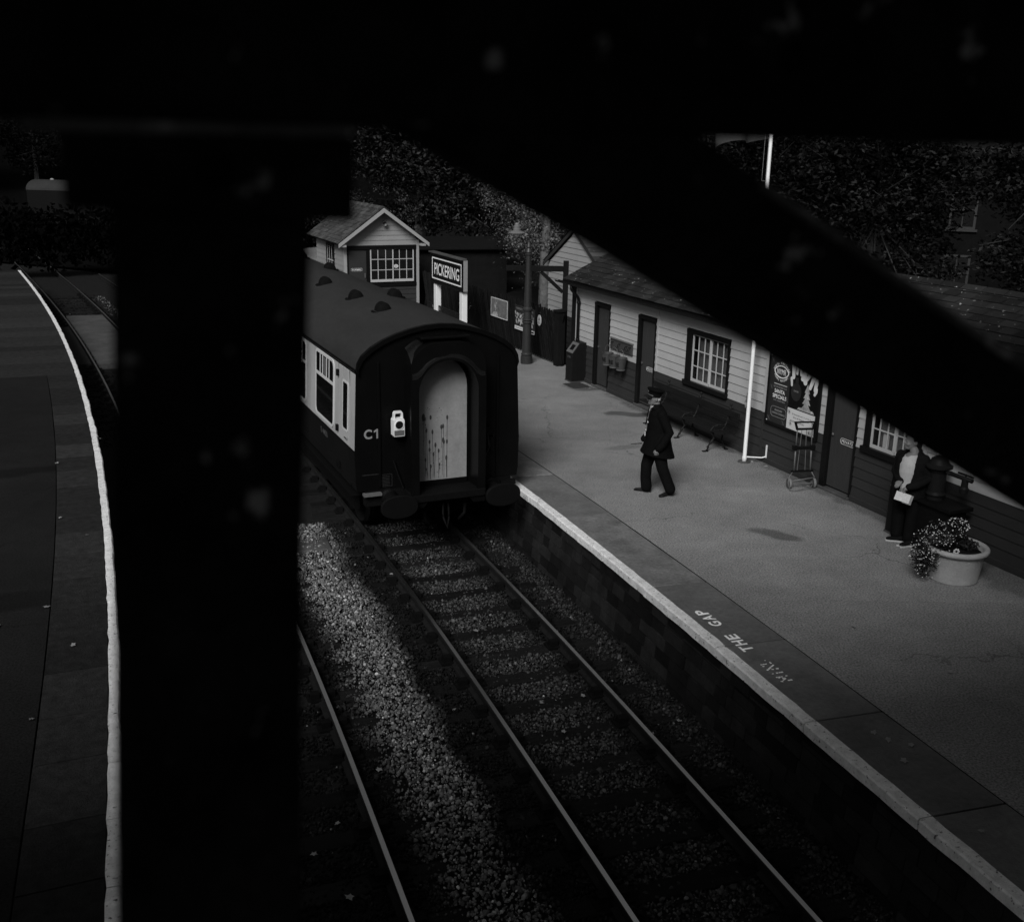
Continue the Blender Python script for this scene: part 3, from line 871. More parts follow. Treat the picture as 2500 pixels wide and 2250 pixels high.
def slate_roof(mb, x0, x1, y0, z0, y1, z1, w=.30, c=.185, seed=0):
    """courses of separate slates from the eaves (y0, z0) up to the ridge (y1, z1)"""
    L = math.hypot(y1 - y0, z1 - z0); n = int(L / c)
    uy, uz = (y1 - y0) / L, (z1 - z0) / L; ny, nz = -uz, uy
    if nz < 0: ny, nz = -ny, -nz
    for r in range(n + 1):
        a = r * c; b = min(a + c * 1.5, L)
        x = x0 - (w / 2 if r % 2 else 0)
        while x < x1:
            p, q_ = max(x, x0) + .003, min(x + w, x1) - .003
            if q_ - p > .02:
                lift = .020 + random.uniform(-.004, .006); k = random.uniform(-.006, .006)
                v = []
                for (xx, l_, h) in ((p, a + k, lift), (q_, a + k, lift), (q_, b, .004), (p, b, .004), (p, a + k, lift - .012), (q_, a + k, lift - .012)):
                    v.append((xx, y0 + uy * l_ + ny * h, z0 + uz * l_ + nz * h))
                mb.add(v, [(0, 1, 2, 3), (0, 4, 5, 1)], random.random())
            x += w
    return mb
rf = MB(); slate_roof(rf, -.22, LB + .2, -.22, 2.44, 1.92, 3.47); slate_roof(rf, -.22, LB + .2, 4.12, 2.44, 1.92, 3.47)
roof = rf.build("roof", 'slate', bld)
q = MB()
x = -.2
while x < LB + .1:
    q.prism([(1.80, 3.445), (1.92, 3.515), (2.04, 3.445), (2.03, 3.43), (1.92, 3.49), (1.81, 3.43)], x, x + .43, YZ, random.random()); x += .45
q.build("ridge_tiles", 'slate', roof)
MB().prism([(-.2, 2.405), (1.92, 3.44), (4.1, 2.405), (4.1, 2.39), (-.2, 2.39)], -.2, LB + .18, YZ).build("roof_boards", 'black_trim', roof)
gpts = [(-.31 + .055 * math.cos(R(a)), 2.40 + .055 * math.sin(R(a))) for a in range(180, 361, 20)]
gin = [(-.31 + .048 * math.cos(R(a)), 2.40 + .048 * math.sin(R(a))) for a in range(180, 361, 20)]
gu = MB().ring(gpts, gin, -.42, LB + .2, YZ, closed=False); gu.box(-.2, LB, -.25, -.235, 2.33, 2.43)
gu.build("gutter", 'black_trim', bld)
dp = MB().tube([(.42, -.31, 2.36), (.42, -.30, 2.25), (.40, -.10, 2.05), (.40, -.075, 1.95), (.40, -.075, .05)], .038, 10)
for z in (1.92, 1.0): dp.lathe([(.05, z - .03), (.05, z + .03)], 10, (.40, -.075, 0))
dp.build("downpipe", 'black_trim', bld, smooth=True)

# gabled wing behind, set back from the front
wing = thing("gabled_wing", "pale weatherboard gable with pointed roof behind the end of the long building", "building", B(-3.3, 1.6), BRZ)
q = MB()
for i in range(20):
    z = .93 + .163 * i; zt = z + .163
    hw0 = min(1.72, (3.33 - z) / .575); hw1 = min(1.72, max(.01, (3.33 - zt) / .575))
    if z > 3.3: break
    q.add([(-hw0, -.022, z), (hw0, -.022, z), (hw1, -.004, zt), (-hw1, -.004, zt), (-hw0, .01, z), (hw0, .01, z)], [(0, 1, 2, 3), (0, 4, 5, 1)], random.uniform(.3, .7))
q.build("upper_boarding", 'shaded_wing_board', wing)
q = MB(); boards(q, -1.72, 1.72, .0, .93, .166, []); q.build("lower_boarding", 'dado', wing)
MB().prism([(-1.70, 0), (1.70, 0), (1.70, 2.33), (0, 3.30), (-1.70, 2.33)], .012, 5, XZ).build("wall", 'dado', wing)
q = MB()
for sx in (-1, 1):
    q.add([(0, -.09, 3.47), (0, -.06, 3.47), (sx * 2.0, -.06, 2.32), (sx * 2.0, -.09, 2.32), (0, -.09, 3.36), (0, -.06, 3.36), (sx * 2.0, -.06, 2.21), (sx * 2.0, -.09, 2.21)],
          [(0, 3, 7, 4), (0, 1, 2, 3), (4, 7, 6, 5), (1, 5, 6, 2), (3, 2, 6, 7)])
q.build("bargeboard", 'dado', wing)
q = MB()
for sx in (-1, 1):
    for k in range(11):
        a = k / 11; b = (k + 1.4) / 11
        q.add([(sx * 2.0 * (1 - a), -.10, 2.34 + 1.15 * a + .02), (sx * 2.0 * (1 - a), 5, 2.34 + 1.15 * a + .02), (sx * 2.0 * (1 - min(b, 1)), 5, 2.34 + 1.15 * min(b, 1)), (sx * 2.0 * (1 - min(b, 1)), -.10, 2.34 + 1.15 * min(b, 1))], [(0, 1, 2, 3)], random.random())
q.build("roof", 'hut_slate', wing)

# ------------------------------------------------------------------ hut beyond the coach
HZ = 24.0
hut = thing("foremens_hut", "small weatherboard hut with gabled slate roof and wide paned window beyond the coach", "hut", (-3.52, 38.0, 0), HZ)
# local x to the right along its front, y away; front from x=-2.68 to 0.04
q = MB()
for i in range(7):
    z = 2.24 + .17 * i; zt = z + .17
    h0 = min(1.30, (3.42 - z) / .71); h1 = max(.01, min(1.30, (3.42 - zt) / .71))
    if h0 < .05: break
    q.add([(-1.32 - h0, -.022, z), (-1.32 + h0, -.022, z), (-1.32 + h1, -.004, zt), (-1.32 - h1, -.004, zt), (-1.32 - h0, .01, z), (-1.32 + h0, .01, z)], [(0, 1, 2, 3), (0, 4, 5, 1)], random.uniform(.3, .7))
q.build("gable_boarding", 'hut_board', hut)
q = MB(); boards(q, -2.6, -.04, 0, .88, .17, []); q.build("lower_boarding", 'dado', hut)
MB().prism([(-2.66, 0), (.02, 0), (.02, 2.36), (-1.32, 3.30), (-2.66, 2.36)], .012, .03, XZ).box(-2.66, .02, 4.0, 4.03, 0, 2.4).box(-.01, .02, .03, 4.0, 0, 2.4).build("wall", 'black_trim', hut)
for x in (-2.69, -.05): MB().box(x, x + .10, -.04, .06, 0, 2.42).build("corner_post", 'hut_trim', hut)
q = MB()
# left side wall in boards (faces the track), with a window opening
sideh = [(1.33, 2.46, 1.1, 2.18)]
tmp = MB(); boards(tmp, .06, 4.03, .0, 2.40, .17, sideh)
q.add([(-2.66 + p[1], p[0], p[2]) for p in tmp.V], [f[::-1] for f in tmp.F]); q.T = tmp.T[:]
q.build("side_boarding", 'hut_board', hut)
MB().box(-2.655, -2.63, .06, 4.0, 0, 1.1).box(-2.655, -2.63, .06, 4.0, 2.18, 2.4).box(-2.655, -2.63, .06, 1.33, 1.1, 2.18).box(-2.655, -2.63, 2.46, 4.0, 1.1, 2.18).build("wall", 'hut_board', hut)
q = MB().box(-2.70, -2.63, 1.33, 1.41, 1.1, 2.18).box(-2.70, -2.63, 2.38, 2.46, 1.1, 2.18).box(-2.70, -2.63, 1.33, 2.46, 2.1, 2.18).box(-2.71, -2.63, 1.33, 2.46, 1.06, 1.14)
wf = q.build("side_window", 'black_trim', hut)
q = MB()
for y in (1.43, 1.75, 2.07, 2.36): q.box(-2.675, -2.655, y - .012, y + .012, 1.14, 2.1)
q.box(-2.676, -2.654, 1.41, 2.38, 1.57, 1.60); q.build("glazing_bars", 'sash', wf)
MB().box(-2.668, -2.664, 1.41, 2.38, 1.14, 2.1).build("pane", 'glass', wf)
MB().box(-2.58, -.05, -.05, .06, 2.10, 2.23).box(-2.58, -2.54, -.03, .06, 0, 2.1).box(-1.89, -1.76, -.03, .06, 0, 2.1).box(-.14, -.05, -.03, .06, .88, 2.1).box(-1.9, -.05, -.05, .06, .80, .92).build("front_frame", 'black_trim', hut)
d = MB().box(-2.54, -1.89, -.005, .04, .05, 2.10).build("door", 'dado', hut)
plate_sign("FOREMEN", -2.24, 1.41, .43, .115, -.006, d, bold=.02)
MB().box(-1.96, -1.93, -.04, -.005, 1.12, 1.28).build("door_handle", 'steel', d)
for p, q_, y in ((-1.75, -.90, -.03), (-.94, -.14, -.012)):
    c, dd = .96, 2.12
    sb = MB().box(p, p + .04, y, y + .03, c, dd).box(q_ - .04, q_, y, y + .03, c, dd).box(p, q_, y + .001, y + .029, c, c + .09).box(p, q_, y + .001, y + .029, dd - .03, dd)
    for i in (1, 2): x = p + (q_ - p) * i / 3; sb.box(x - .012, x + .012, y + .004, y + .026, c, dd)
    for i in (1, 2): z = c + .05 + (dd - c - .05) * i / 3; sb.box(p, q_, y + .005, y + .025, z - .012, z + .012)
    s = sb.build("window_sash", 'sash', hut); MB().box(p + .01, q_ - .01, y + .012, y + .017, c, dd).build("pane", 'glass', s)
st = MB().prism([(-.80 + .085 * math.cos(R(a)), 1.50 + .065 * math.sin(R(a))) for a in range(0, 360, 20)], -.016, -.013, XZ).build("window_sticker", 'panel_white', hut)
text(MB(), "11+", -.84, -.76, 1.475, 1.52, XZ, -.0175, .02).build("sticker_lettering", 'sign_black', st)
q = MB()
tmp = MB(); slate_roof(tmp, -.35, 4.3, 0, 0, 1.62, 1.19, .25, .17)
slope = 1.19 / 1.62
for sx in (-1, 1):
    q.add([(-1.32 + sx * (1.66 - p[1]), p[0], 2.33 + p[2]) for p in tmp.V], [f if sx > 0 else f[::-1] for f in tmp.F]); q.T[-len(tmp.T):] = tmp.T
hr = q.build("roof", 'hut_slate', hut)
q = MB(); y = -.36
while y < 4.2: q.prism([(-1.45, 3.50), (-1.32, 3.59), (-1.19, 3.50), (-1.20, 3.47), (-1.32, 3.56), (-1.44, 3.47)], y, y + .28, XZ, random.random()); y += .30
for i in range(len(q.V)): pass
q.build("ridge_tiles", 'hut_slate', hr)
q = MB()
for sx in (-1, 1):
    q.add([(-1.32, -.40, 3.53), (-1.32 + sx * 1.64, -.40, 2.33), (-1.32 + sx * 1.64, -.40, 2.20), (-1.32, -.40, 3.38), (-1.32, -.36, 3.53), (-1.32 + sx * 1.64, -.36, 2.33), (-1.32 + sx * 1.64, -.36, 2.20), (-1.32, -.36, 3.38)],
          [(0, 1, 2, 3), (4, 7, 6, 5), (0, 4, 5, 1), (3, 2, 6, 7), (1, 5, 6, 2)])
q.build("bargeboard", 'hut_trim', hut)
q = MB().box(-2.86, -2.68, -.36, .02, 2.22, 2.30).box(.03, .2, -.36, .02, 2.22, 2.30); q.build("eaves_bracket", 'hut_trim', hut)
q = MB()
for sx in (-1, 1):
    q.add([(-1.32, -.36, 3.49), (-1.32 + sx * 1.64, -.36, 2.29), (-1.32 + sx * 1.64, 4.25, 2.29), (-1.32, 4.25, 3.49)], [(0, 1, 2, 3)])
q.build("roof_boards", 'black_trim', hr)
hm = Matrix.Translation((-3.52, 38, 0)) @ Matrix.Rotation(R(HZ), 4, 'Z')
ls = thing("loudspeaker", "horn loudspeaker fixed under the gable of the small hut", "loudspeaker", hm @ Vector((-1.24, -.03, 3.03)), HZ)
q = MB(); prof = [(.035, -.02), (.05, .0), (.06, .10), (.085, .16), (.092, .17), (.08, .165), (.05, .10), (.0, .07)]
q.lathe(prof, 18)
mm = Matrix.Rotation(R(105), 4, 'X')
q.V = [tuple(mm @ Vector(p)) for p in q.V]; q.build("horn", 'steel', ls, smooth=True)
MB().tube([(0, .05, .03), (0, 0, .04), (0, -.03, .0)], .012, 6).build("bracket", 'iron', ls)

# dark low shed behind the name board
sh_ = thing("dark_shed", "low black flat-roofed shed between the hut and the lamp", "shed", (-1.9, 42.0, 0), 14)
MB().box(-2.3, 1.6, 0, 3, 0, 1.72).build("wall", 'fence', sh_)
MB().prism([(-.25, 1.76), (3.2, 1.95), (3.2, 2.01), (-.25, 1.83)], -2.45, 1.75, YZ).build("roof", 'roofing', sh_)

# ------------------------------------------------------------------ lattice fence with posters, bracket frame
FA = Vector((1.16, 27.72, 0)); FB = Vector((-3.05, 36.4, 0))
fd = (FB - FA).normalized(); FL = (FB - FA).length; FRZ = math.degrees(math.atan2(-fd.y, -fd.x))
Fm = Matrix.Translation(FB) @ Matrix.Rotation(R(FRZ), 4, 'Z')       # local x runs from the hut towards the lamp, y away from the track
fen = thing("lattice_fence", "black rustic fence of slanting crossed slats behind the lamp post", "fence", FB, FRZ)
q = MB(); x = -.3
while x < FL - .12:
    hgt = 1.45 + random.uniform(-.04, .05); q.bar((x + .50, -.02, .05), (x, -.02, hgt), .075, .02, random.random(), up=(0, 1, 0)); x += .135
q.build("front_slats", 'fence', fen)
q = MB(); x = -.3
while x < FL - .1:
    q.bar((x, .012, .05), (x + .50, .012, 1.40 + random.uniform(-.03, .05)), .055, .02, random.random(), up=(0, 1, 0)); x += .27
q.build("back_slats", 'fence', fen)
MB().box(-.2, FL, .03, .09, .35, .43).box(-.2, FL, .03, .09, 1.12, 1.20).build("rail", 'fence', fen)
for i in range(5): MB().box(-.05 + i * 2.35, .05 + i * 2.35, .09, .19, 0, 1.35).build("post", 'fence', fen)
MB().box(FL - .02, FL + .20, -.11, .11, 0, 1.43).box(FL - .05, FL + .23, -.14, .14, 1.43, 1.49).build("gate_post", 'fence', fen, bevel=.01)
gal = thing("timber_bracket", "black timber upright with braced arm standing at the end of the slatted fence", "timber frame", (1.33, 27.72, 0), FRZ - 2)
MB().box(-.07, .07, .12, .26, 0, 2.74).build("upright", 'fence', gal, bevel=.01)
gal.rotation_euler = (0, 0, 0)
MB().box(-1.58, -.071, .125, .255, 2.46, 2.60).build("arm", 'fence', gal, bevel=.008)
MB().bar((-.66, .19, 2.45), (-.07, .19, 1.92), .09, .09).build("brace", 'fence', gal)

def on_fence(X, Y): # distance along the fence for a world point
    return (Vector((X, Y, 0)) - FB).dot(-fd)

def fence_board(name, label, cat, x0, x1, z0, z1):
    c = Fm @ Vector((x0, -.055, z0)); return thing(name, label, cat, c, FRZ), x1 - x0, z1 - z0
# poster 1: dim photograph with a pale splash
po, w, h = fence_board("fence_poster", "landscape photo poster in a thin pale frame on the fence, farther from the lamp post", "poster", 5.49, 6.64, .75, 1.31)
MB().box(0, w, -.012, .012, 0, h).build("board", 'panel_photo', po)
MB().ring(rect(0, w, 0, h), rect(.02, w - .02, .02, h - .02), -.016, -.0125, XZ).build("frame", 'panel_white', po)
q = MB(); r2 = random.Random(3)
for i in range(9):
    a = R(60 + r2.uniform(-70, 70)); L = r2.uniform(.1, .3); x, z = .30 + r2.uniform(-.08, .08), .22 + r2.uniform(-.06, .1)
    q.prism([(x, z), (x + .02, z + .01), (x + L * math.cos(a), z + L * math.sin(a)), (x + L * math.cos(a) - .015, z + L * math.sin(a))], -.0155, -.0125, XZ)
q.prism([(.03, .02), (.5, .02), (.42, .16), (.2, .14)], -.015, -.0125, XZ)
q.build("picture", 'panel_pic', po)
# poster 2: busy crowd picture above a white caption strip
po, w, h = fence_board("fence_poster", "busy crowd poster with white caption strip on the fence behind the lamp post", "poster", 7.14, 8.41, .60, 1.30)
MB().box(0, w, -.012, .012, 0, h).build("board", 'panel_dark', po)
q = MB()
for i in range(120):
    x = r2.uniform(.03, w - .05); z = r2.uniform(.17, .50); a, b = r2.uniform(.012, .03), r2.uniform(.02, .06)
    q.prism([(x + a * math.cos(R(t)), z + b * math.sin(R(t))) for t in range(0, 360, 60)], -.0125 - .0001 * (i % 20) - .0003, -.0122, XZ)
q.build("picture", 'panel_pic', po)
MB().box(.01, w - .01, -.016, -.0125, .01, .11).build("caption_strip", 'panel_white', po)
q = MB()
for x in np.arange(.08, .85, .05): q.box(x, x + .035, -.0175, -.0162, .05, .065)
q.box(w - .2, w - .05, -.0175, -.0162, .035, .08); q.build("caption_lettering", 'sign_black', po)
MB().box(.08, w - .1, -.016, -.0125, .58, .64).build("heading_band", 'panel_mid', po)
ov = thing("oval_sign", "small white oval notice on the fence right of the lamp post", "sign", Fm @ Vector((8.665, -.06, 1.06)), FRZ)
MB().prism([(.105 * math.cos(R(a)), .15 * math.sin(R(a))) for a in range(0, 360, 15)], -.008, .008, XZ).build("board", 'panel_white', ov)
MB().prism([(-.035, 0.0), (.035, 0.0), (0, .09)], -.0105, -.0085, XZ).box(-.04, .04, -.0105, -.0085, -.06, -.045).box(-.03, .03, -.0105, -.0085, -.09, -.075).build("emblem", 'sign_black', ov)

# ------------------------------------------------------------------ station name board
SA = Vector((-1.47, 30.0, 0)); SB = Vector((-2.55, 32.4, 0)); sd = (SA - SB).normalized(); SL = (SA - SB).length
SRZ = math.degrees(math.atan2(sd.y, sd.x))
nb = thing("station_name_board", "black station name board with white letters on two white posts", "sign", SB, SRZ)
MB().box(0, SL, -.03, .03, 1.62, 2.47).build("board", 'sign_black', nb)
q = MB(); q.ring(rect(-.03, SL + .03, 1.60, 2.50), rect(.03, SL - .03, 1.66, 2.43), -.055, .03, XZ); q.build("frame", 'black_trim', nb)
MB().box(-.05, SL + .05, -.10, .08, 2.50, 2.54).build("capping", 'concrete', nb)
MB().ring(rect(.09, SL - .09, 1.73, 2.37), rect(.125, SL - .125, 1.765, 2.335), -.036, -.029, XZ).build("border", 'letter_white', nb)
text(MB(), "PICKERING", .30, SL - .26, 1.87, 2.22, XZ, -.035, .012).build("lettering", 'letter_white', nb)
for x in (.30, SL - .16): MB().box(x - .11, x + .11, -.02, .14, 0, 1.60).build("post", 'white', nb, bevel=.01)
MB().box(SL + .031, SL + .055, -.02, .10, 1.62, 2.49).build("end_strip", 'letter', nb)
bs = thing("name_bench", "bench with a dark lettered back rail in front of the name board posts", "bench", (-2.55, 32.57, 0), -66.0)
MB().box(-.5, 2.25, -.02, .02, .72, .93).build("backrest", 'bench', bs, bevel=.01)
text(MB(), "PICKERING", .05, .75, .80, .88, XZ, -.023, .02).build("lettering", 'letter', bs)
MB().box(-.5, 2.25, -.42, -.04, .42, .45).build("seat", 'bench', bs, bevel=.01)
for x in (-.3, .9, 2.05):
    MB().bar((x, -.38, 0), (x, -.36, .42), .05, .05).bar((x, .0, 0), (x, -.0, .93), .05, .05).bar((x, -.38, .25), (x, 0, .25), .03, .03).build("leg", 'bench_iron', bs)

# ------------------------------------------------------------------ lamp post
lp = thing("lamp_post", "tall fluted station lamp post with swan neck and wide shaded lamp", "lamp post", (.34, 27.88, 0), 0)
prof = [(.16, 0), (.16, .20), (.135, .22), (.15, .24), (.15, .27), (.125, .30), (.115, 1.05), (.115, 1.08), (.14, 1.10), (.14, 1.13), (.12, 1.15), (.15, 1.18), (.12, 1.21), (.11, 1.40), (.135, 1.43), (.135, 1.48), (.10, 1.52), (.078, 2.5), (.072, 2.86), (.095, 2.89), (.095, 2.92), (.075, 2.94), (.10, 2.96), (.06, 3.05), (.075, 3.09), (.06, 3.14), (.03, 3.2), (.022, 3.26)]
MB().lathe(prof, 20).build("post", 'lamp', lp, smooth=False, bevel=0)
MB().bar((-.16, 0, 2.96), (.16, 0, 2.96), .04, .04).ell((-.16, 0, 2.96), (.035, .035, .035)).ell((.16, 0, 2.96), (.035, .035, .035)).build("ladder_bar", 'lamp', lp, smooth=True)
arm = [(0, 0, 3.2), (.0, 0, 3.45), (-.02, 0, 3.58), (-.10, 0, 3.68), (-.17, 0, 3.76), (-.19, 0, 3.9)]
arm += [(-.255 + .065 * math.cos(R(a)), 0, 3.98 + .08 * math.sin(R(a))) for a in range(0, 181, 20)] + [(-.32, 0, 3.85), (-.32, 0, 3.66)]
MB().tube(arm, .016, 8).build("swan_neck", 'lamp', lp, smooth=True)
MB().lathe([(.02, 3.70), (.05, 3.69), (.065, 3.66), (.065, 3.63), (.085, 3.61), (.085, 3.56), (.10, 3.545), (.10, 3.50), (.14, 3.485), (.225, 3.445), (.225, 3.435), (.12, 3.465), (.0, 3.47)], 28, (-.32, 0, 0)).build("lamp_shade", 'shade', lp, smooth=False)
MB().ell((-.32, 0, 3.42), (.075, .075, .085)).build("glass_bowl", 'lamp_glass', lp, smooth=True)

# ------------------------------------------------------------------ litter bins
def make_bin(label, loc, rz):
    b = thing("litter_bin", label, "litter bin", loc, rz, "dark litter bins along the building")
    prof = [(0, .02), (.40, .02), (.40, .98), (.20, .98), (0, .72)]
    q = MB().prism([(y, z) for y, z in prof], 0, .36, YZ); q.build("body", 'bin', b, bevel=.012)
    hx = Matrix.Translation((.18, .10, .85)) @ Matrix.Rotation(math.atan2(.26, .20), 4, 'X')
    q = MB(); n = lambda a, bb, d: tuple(hx @ Vector((a, bb, d)))
    q.ring(rect(-.17, .17, -.15, .15), rect(-.10, .10, -.075, .075), 0, .012, n); q.build("hood_plate", 'steel', b)
    MB().prism(rect(-.10, .10, -.075, .075), .001, .003, n).build("opening", 'iron', b)
    text(MB(), "LITTER", .085, .275, .60, .65, XZ, -.003, .015).build("lettering", 'letter_dim', b)
    MB().box(-.01, .37, -.01, .41, 0, .03).build("base", 'concrete', b)
    return b
lb = make_bin("dark litter bin beside the first narrow door at the far end of the building", B(.44, -.40), BRZ)
dup(lb, B(12.02, -.52), BRZ, "dark litter bin half hidden behind the standing woman")

# ------------------------------------------------------------------ fire buckets on their rack
rk = thing("bucket_rack", "grey board with hooks for fire buckets between the first two doors", "rack", B(2.62, -.06, 1.20), BRZ)
MB().box(-.52, .52, 0, .03, -.12, .13).build("board", 'bucket', rk, bevel=.006)
MB().box(-.53, .53, -.03, .035, .13, .15).build("shelf_cap", 'steel', rk)
BX = [-.36, -.03, .30]
for x in BX + [.46]: MB().tube([(x, 0, .05), (x, -.04, .06), (x, -.07, .03), (x, -.07, -.02), (x, -.10, -.03), (x, -.12, .0)], .010, 6).build("hook", 'iron', rk, smooth=True)
def make_bucket():
    b = thing("fire_bucket", "grey fire bucket hanging at the far end of the bucket rack", "bucket", (0, 0, 0), 0, "fire buckets hanging on the rack")
    MB().lathe([(.0, -.30), (.09, -.30), (.095, -.29), (.135, -.03), (.142, -.03), (.142, -.015), (.132, -.015), (.128, -.05), (.09, -.27), (0, -.27)], 22).build("pail", 'bucket', b, smooth=False)
    h = [(-.137 * math.cos(R(a)), 0, -.02 + .19 * math.sin(R(a))) for a in range(0, 181, 12)]
    MB().tube(h, .005, 6).build("handle", 'steel', b, smooth=True)
    q = MB(); v, f, (xa, xb, ya, yb) = text_geo("FIRE", .03)
    pts = []
    for p in v:
        u = ((p[0] - xa) / (xb - xa) - .5) * 1.55; z = -.215 + (p[1] - ya) / (yb - ya) * .10
        rr = .1065 + (z + .25) * .152 + .0015
        pts.append((rr * math.sin(u), -rr * math.cos(u), z))
    q.add(pts, f); q.build("lettering", 'sign_black', b)
    MB().lathe([(.092, -.302), (.104, -.302), (.106, -.28), (.096, -.28)], 22).build("foot_rim", 'steel', b)
    return b
bk = make_bucket(); bk.location = B(2.62 + BX[0], -.20, 1.02); bk.rotation_euler = (0, 0, R(BRZ))
dup(bk, B(2.62 + BX[1], -.20, 1.02), BRZ + 6, "grey fire bucket hanging in the middle of the three")
dup(bk, B(2.62 + BX[2], -.20, 1.02), BRZ - 5, "grey fire bucket hanging nearest the door marked private")

# ------------------------------------------------------------------ platform bench
be = thing("platform_bench", "long dark bench with branch-patterned iron supports under the window", "bench", B(4.45, -.1), BRZ)
MB().bar((0, -.11, .73), (3.18, -.11, .73), .035, .13).build("backrest", 'bench', be, bevel=.008)
q = MB()
for i in range(5): q.box(.05, 3.15, -.50 + i * .075, -.44 + i * .075, .40 - .004 * i, .425 - .004 * i, random.random())
q.build("seat", 'bench', be, bevel=.005)
MB().box(.05, 3.15, -.13, -.10, .52, .60).build("back_slat", 'bench', be, bevel=.005)
for x in (.53, 1.77, 2.82):
    q = MB()
    def wig(pts, r):
        P = []
        for i in range(len(pts) - 1):
            a, b = Vector(pts[i]), Vector(pts[i + 1])
            for k in range(3):
                p = a.lerp(b, k / 3); P.append((p.x + random.uniform(-.008, .008), p.y + random.uniform(-.008, .008), p.z + random.uniform(-.006, .006)))
        P.append(pts[-1]); q.tube(P, [r * random.uniform(.75, 1.25) for _ in P], 6)
        for p in P[1:-1:2]: q.ell(p, (r * 1.5,) * 3, n=6, m=4)
    wig([(x, -.06, .86), (x, -.08, .70), (x, -.14, .50), (x, -.22, .40), (x, -.50, .40)], .019)
    wig([(x, -.46, .40), (x, -.40, .25), (x, -.50, .12), (x, -.56, .012)], .019)
    wig([(x, -.20, .40), (x, -.22, .2), (x, -.12, .012)], .019)
    wig([(x, -.50, .40), (x, -.42, .48), (x, -.30, .50), (x, -.18, .48)], .016)
    q.ell((x, -.06, .885), (.028, .028, .028)); q.box(x - .03, x + .03, -.63, -.52, 0, .018).box(x - .03, x + .03, -.14, -.07, 0, .018)
    q.build("support", 'bench_iron', be, smooth=True)

# ------------------------------------------------------------------ flagpole
fp = thing("flagpole", "tall white flagpole on a foot bracket in front of the building", "flagpole", B(8.12, -.37), BRZ)
MB().lathe([(.044, 0), (.044, .10), (.036, .12), (.033, 3), (.028, 7.2), (.0, 7.25)], 16).build("pole", 'white', fp, smooth=True)
MB().lathe([(.12, 0), (.12, .012), (.06, .02)], 14).build("base_plate", 'concrete', fp)
MB().tube([(.0, .0, .10), (.16, .27, .10), (.19, .33, .12)], .012, 6).box(.175, .205, .33, .345, .1, .34).build("bracket", 'white', fp)
MB().box(-.08, -.05, -.02, .02, 1.12, 1.24).tube([(-.065, 0, 1.05), (-.065, 0, 1.30)], .014, 6).build("cleat", 'steel', fp)
MB().tube([(-.055, 0, 1.2), (-.06, 0, 3), (-.055, 0, 7.1)], .004, 5).tube([(-.06, -.02, 1.2), (-.09, -.03, 1.12), (-.07, -.02, 1.02), (-.06, 0, 1.18)], .006, 5).build("halyard", 'rope', fp)
MB().tube([(0, 0, 5.05), (-.17, 0, 5.05)], .008, 6).tube([(-.17, 0, 5.05), (-.16, 0, 7)], .003, 5).build("halyard_arm", 'rope', fp)
fg = MB(); NX, NZ = 26, 12
vv = []
for j in range(NZ + 1):
    for i in range(NX + 1):
        u = i / NX; v = j / NZ
        x = -.06 - 1.5 * u; z = 7.0 - 1.25 * v - .12 * u + .09 * math.sin(u * 9 + v * 2) * u; y = .16 * math.sin(u * 11 + v * 1.5) * (.3 + u)
        vv.append((x, y, z))
fg.add(vv, [(j * (NX + 1) + i, j * (NX + 1) + i + 1, (j + 1) * (NX + 1) + i + 1, (j + 1) * (NX + 1) + i) for j in range(NZ) for i in range(NX)])
fl = fg.build("flag", 'flag', None, smooth=True); fl.location = B(8.12, -.37); fl.rotation_euler = (0, 0, R(BRZ))
tag(fl, "cloth flag hanging in folds from the white flagpole", "flag")

# ------------------------------------------------------------------ poster board on the building
pb_ = thing("poster_board", "large framed notice board of two seasonal posters on the weatherboard wall", "poster board", B(8.24, -.05), BRZ)
MB().box(0, 1.40, 0, .03, .80, 2.06).build("backboard", 'sign_black', pb_)
MB().ring(rect(-.03, 1.44, .77, 2.09), rect(.01, 1.375, .815, 2.045), -.018, .03, XZ).build("frame", 'black_trim', pb_)
lt = MB().box(.01, .60, -.006, -.001, .815, 2.045).build("left_poster", 'panel_dark', pb_)
q = MB(); cx, cz = .345, 1.772
eo = [(cx + .21 * math.cos(R(a)), cz + .115 * math.sin(R(a)) * (abs(math.sin(R(a))) ** .35)) for a in range(0, 360, 8)]
ei = [(cx + .19 * math.cos(R(a)), cz + .098 * math.sin(R(a)) * (abs(math.sin(R(a))) ** .35)) for a in range(0, 360, 8)]
q.ring(eo, ei, -.0095, -.0065, XZ)
text(q, "NYMR", cx - .125, cx + .13, cz - .05, cz + .05, XZ, -.009, .0)
arc_text(q, "NORTH YORKSHIRE", cx, cz - .10, .255, 148, 32, .042, XZ, -.009)
arc_text(q, "MOORS RAILWAY", cx, cz + .08, .235, 222, 318, .042, XZ, -.009, under=True)
q.box(.16, .53, -.009, -.0065, 1.536, 1.543)
text(q, "SANTA", .19, .485, 1.375, 1.445, XZ, -.009, .012); text(q, "SPECIALS", .145, .54, 1.28, 1.35, XZ, -.009, .012)
q.build("emblem_and_title", 'letter_white', lt)
q = MB(); text(q, "GET ON-BOARD OUR", .15, .53, 1.47, 1.505, XZ, -.009, .01); text(q, "THIS CHRISTMAS", .17, .51, 1.225, 1.255, XZ, -.009, .01)
q.build("small_lettering", 'letter', lt)
q = MB().ring(rrect(.12, .575, .935, 1.125, .07), rrect(.127, .568, .942, 1.118, .064), -.009, -.0065, XZ)
text(q, "BRAND-NEW", .24, .46, 1.045, 1.08, XZ, -.009, .03); text(q, "CHRISTMAS EXPERIENCE", .155, .54, .99, 1.02, XZ, -.009, .03); q.build("boxed_lettering", 'letter', lt)
q = MB()
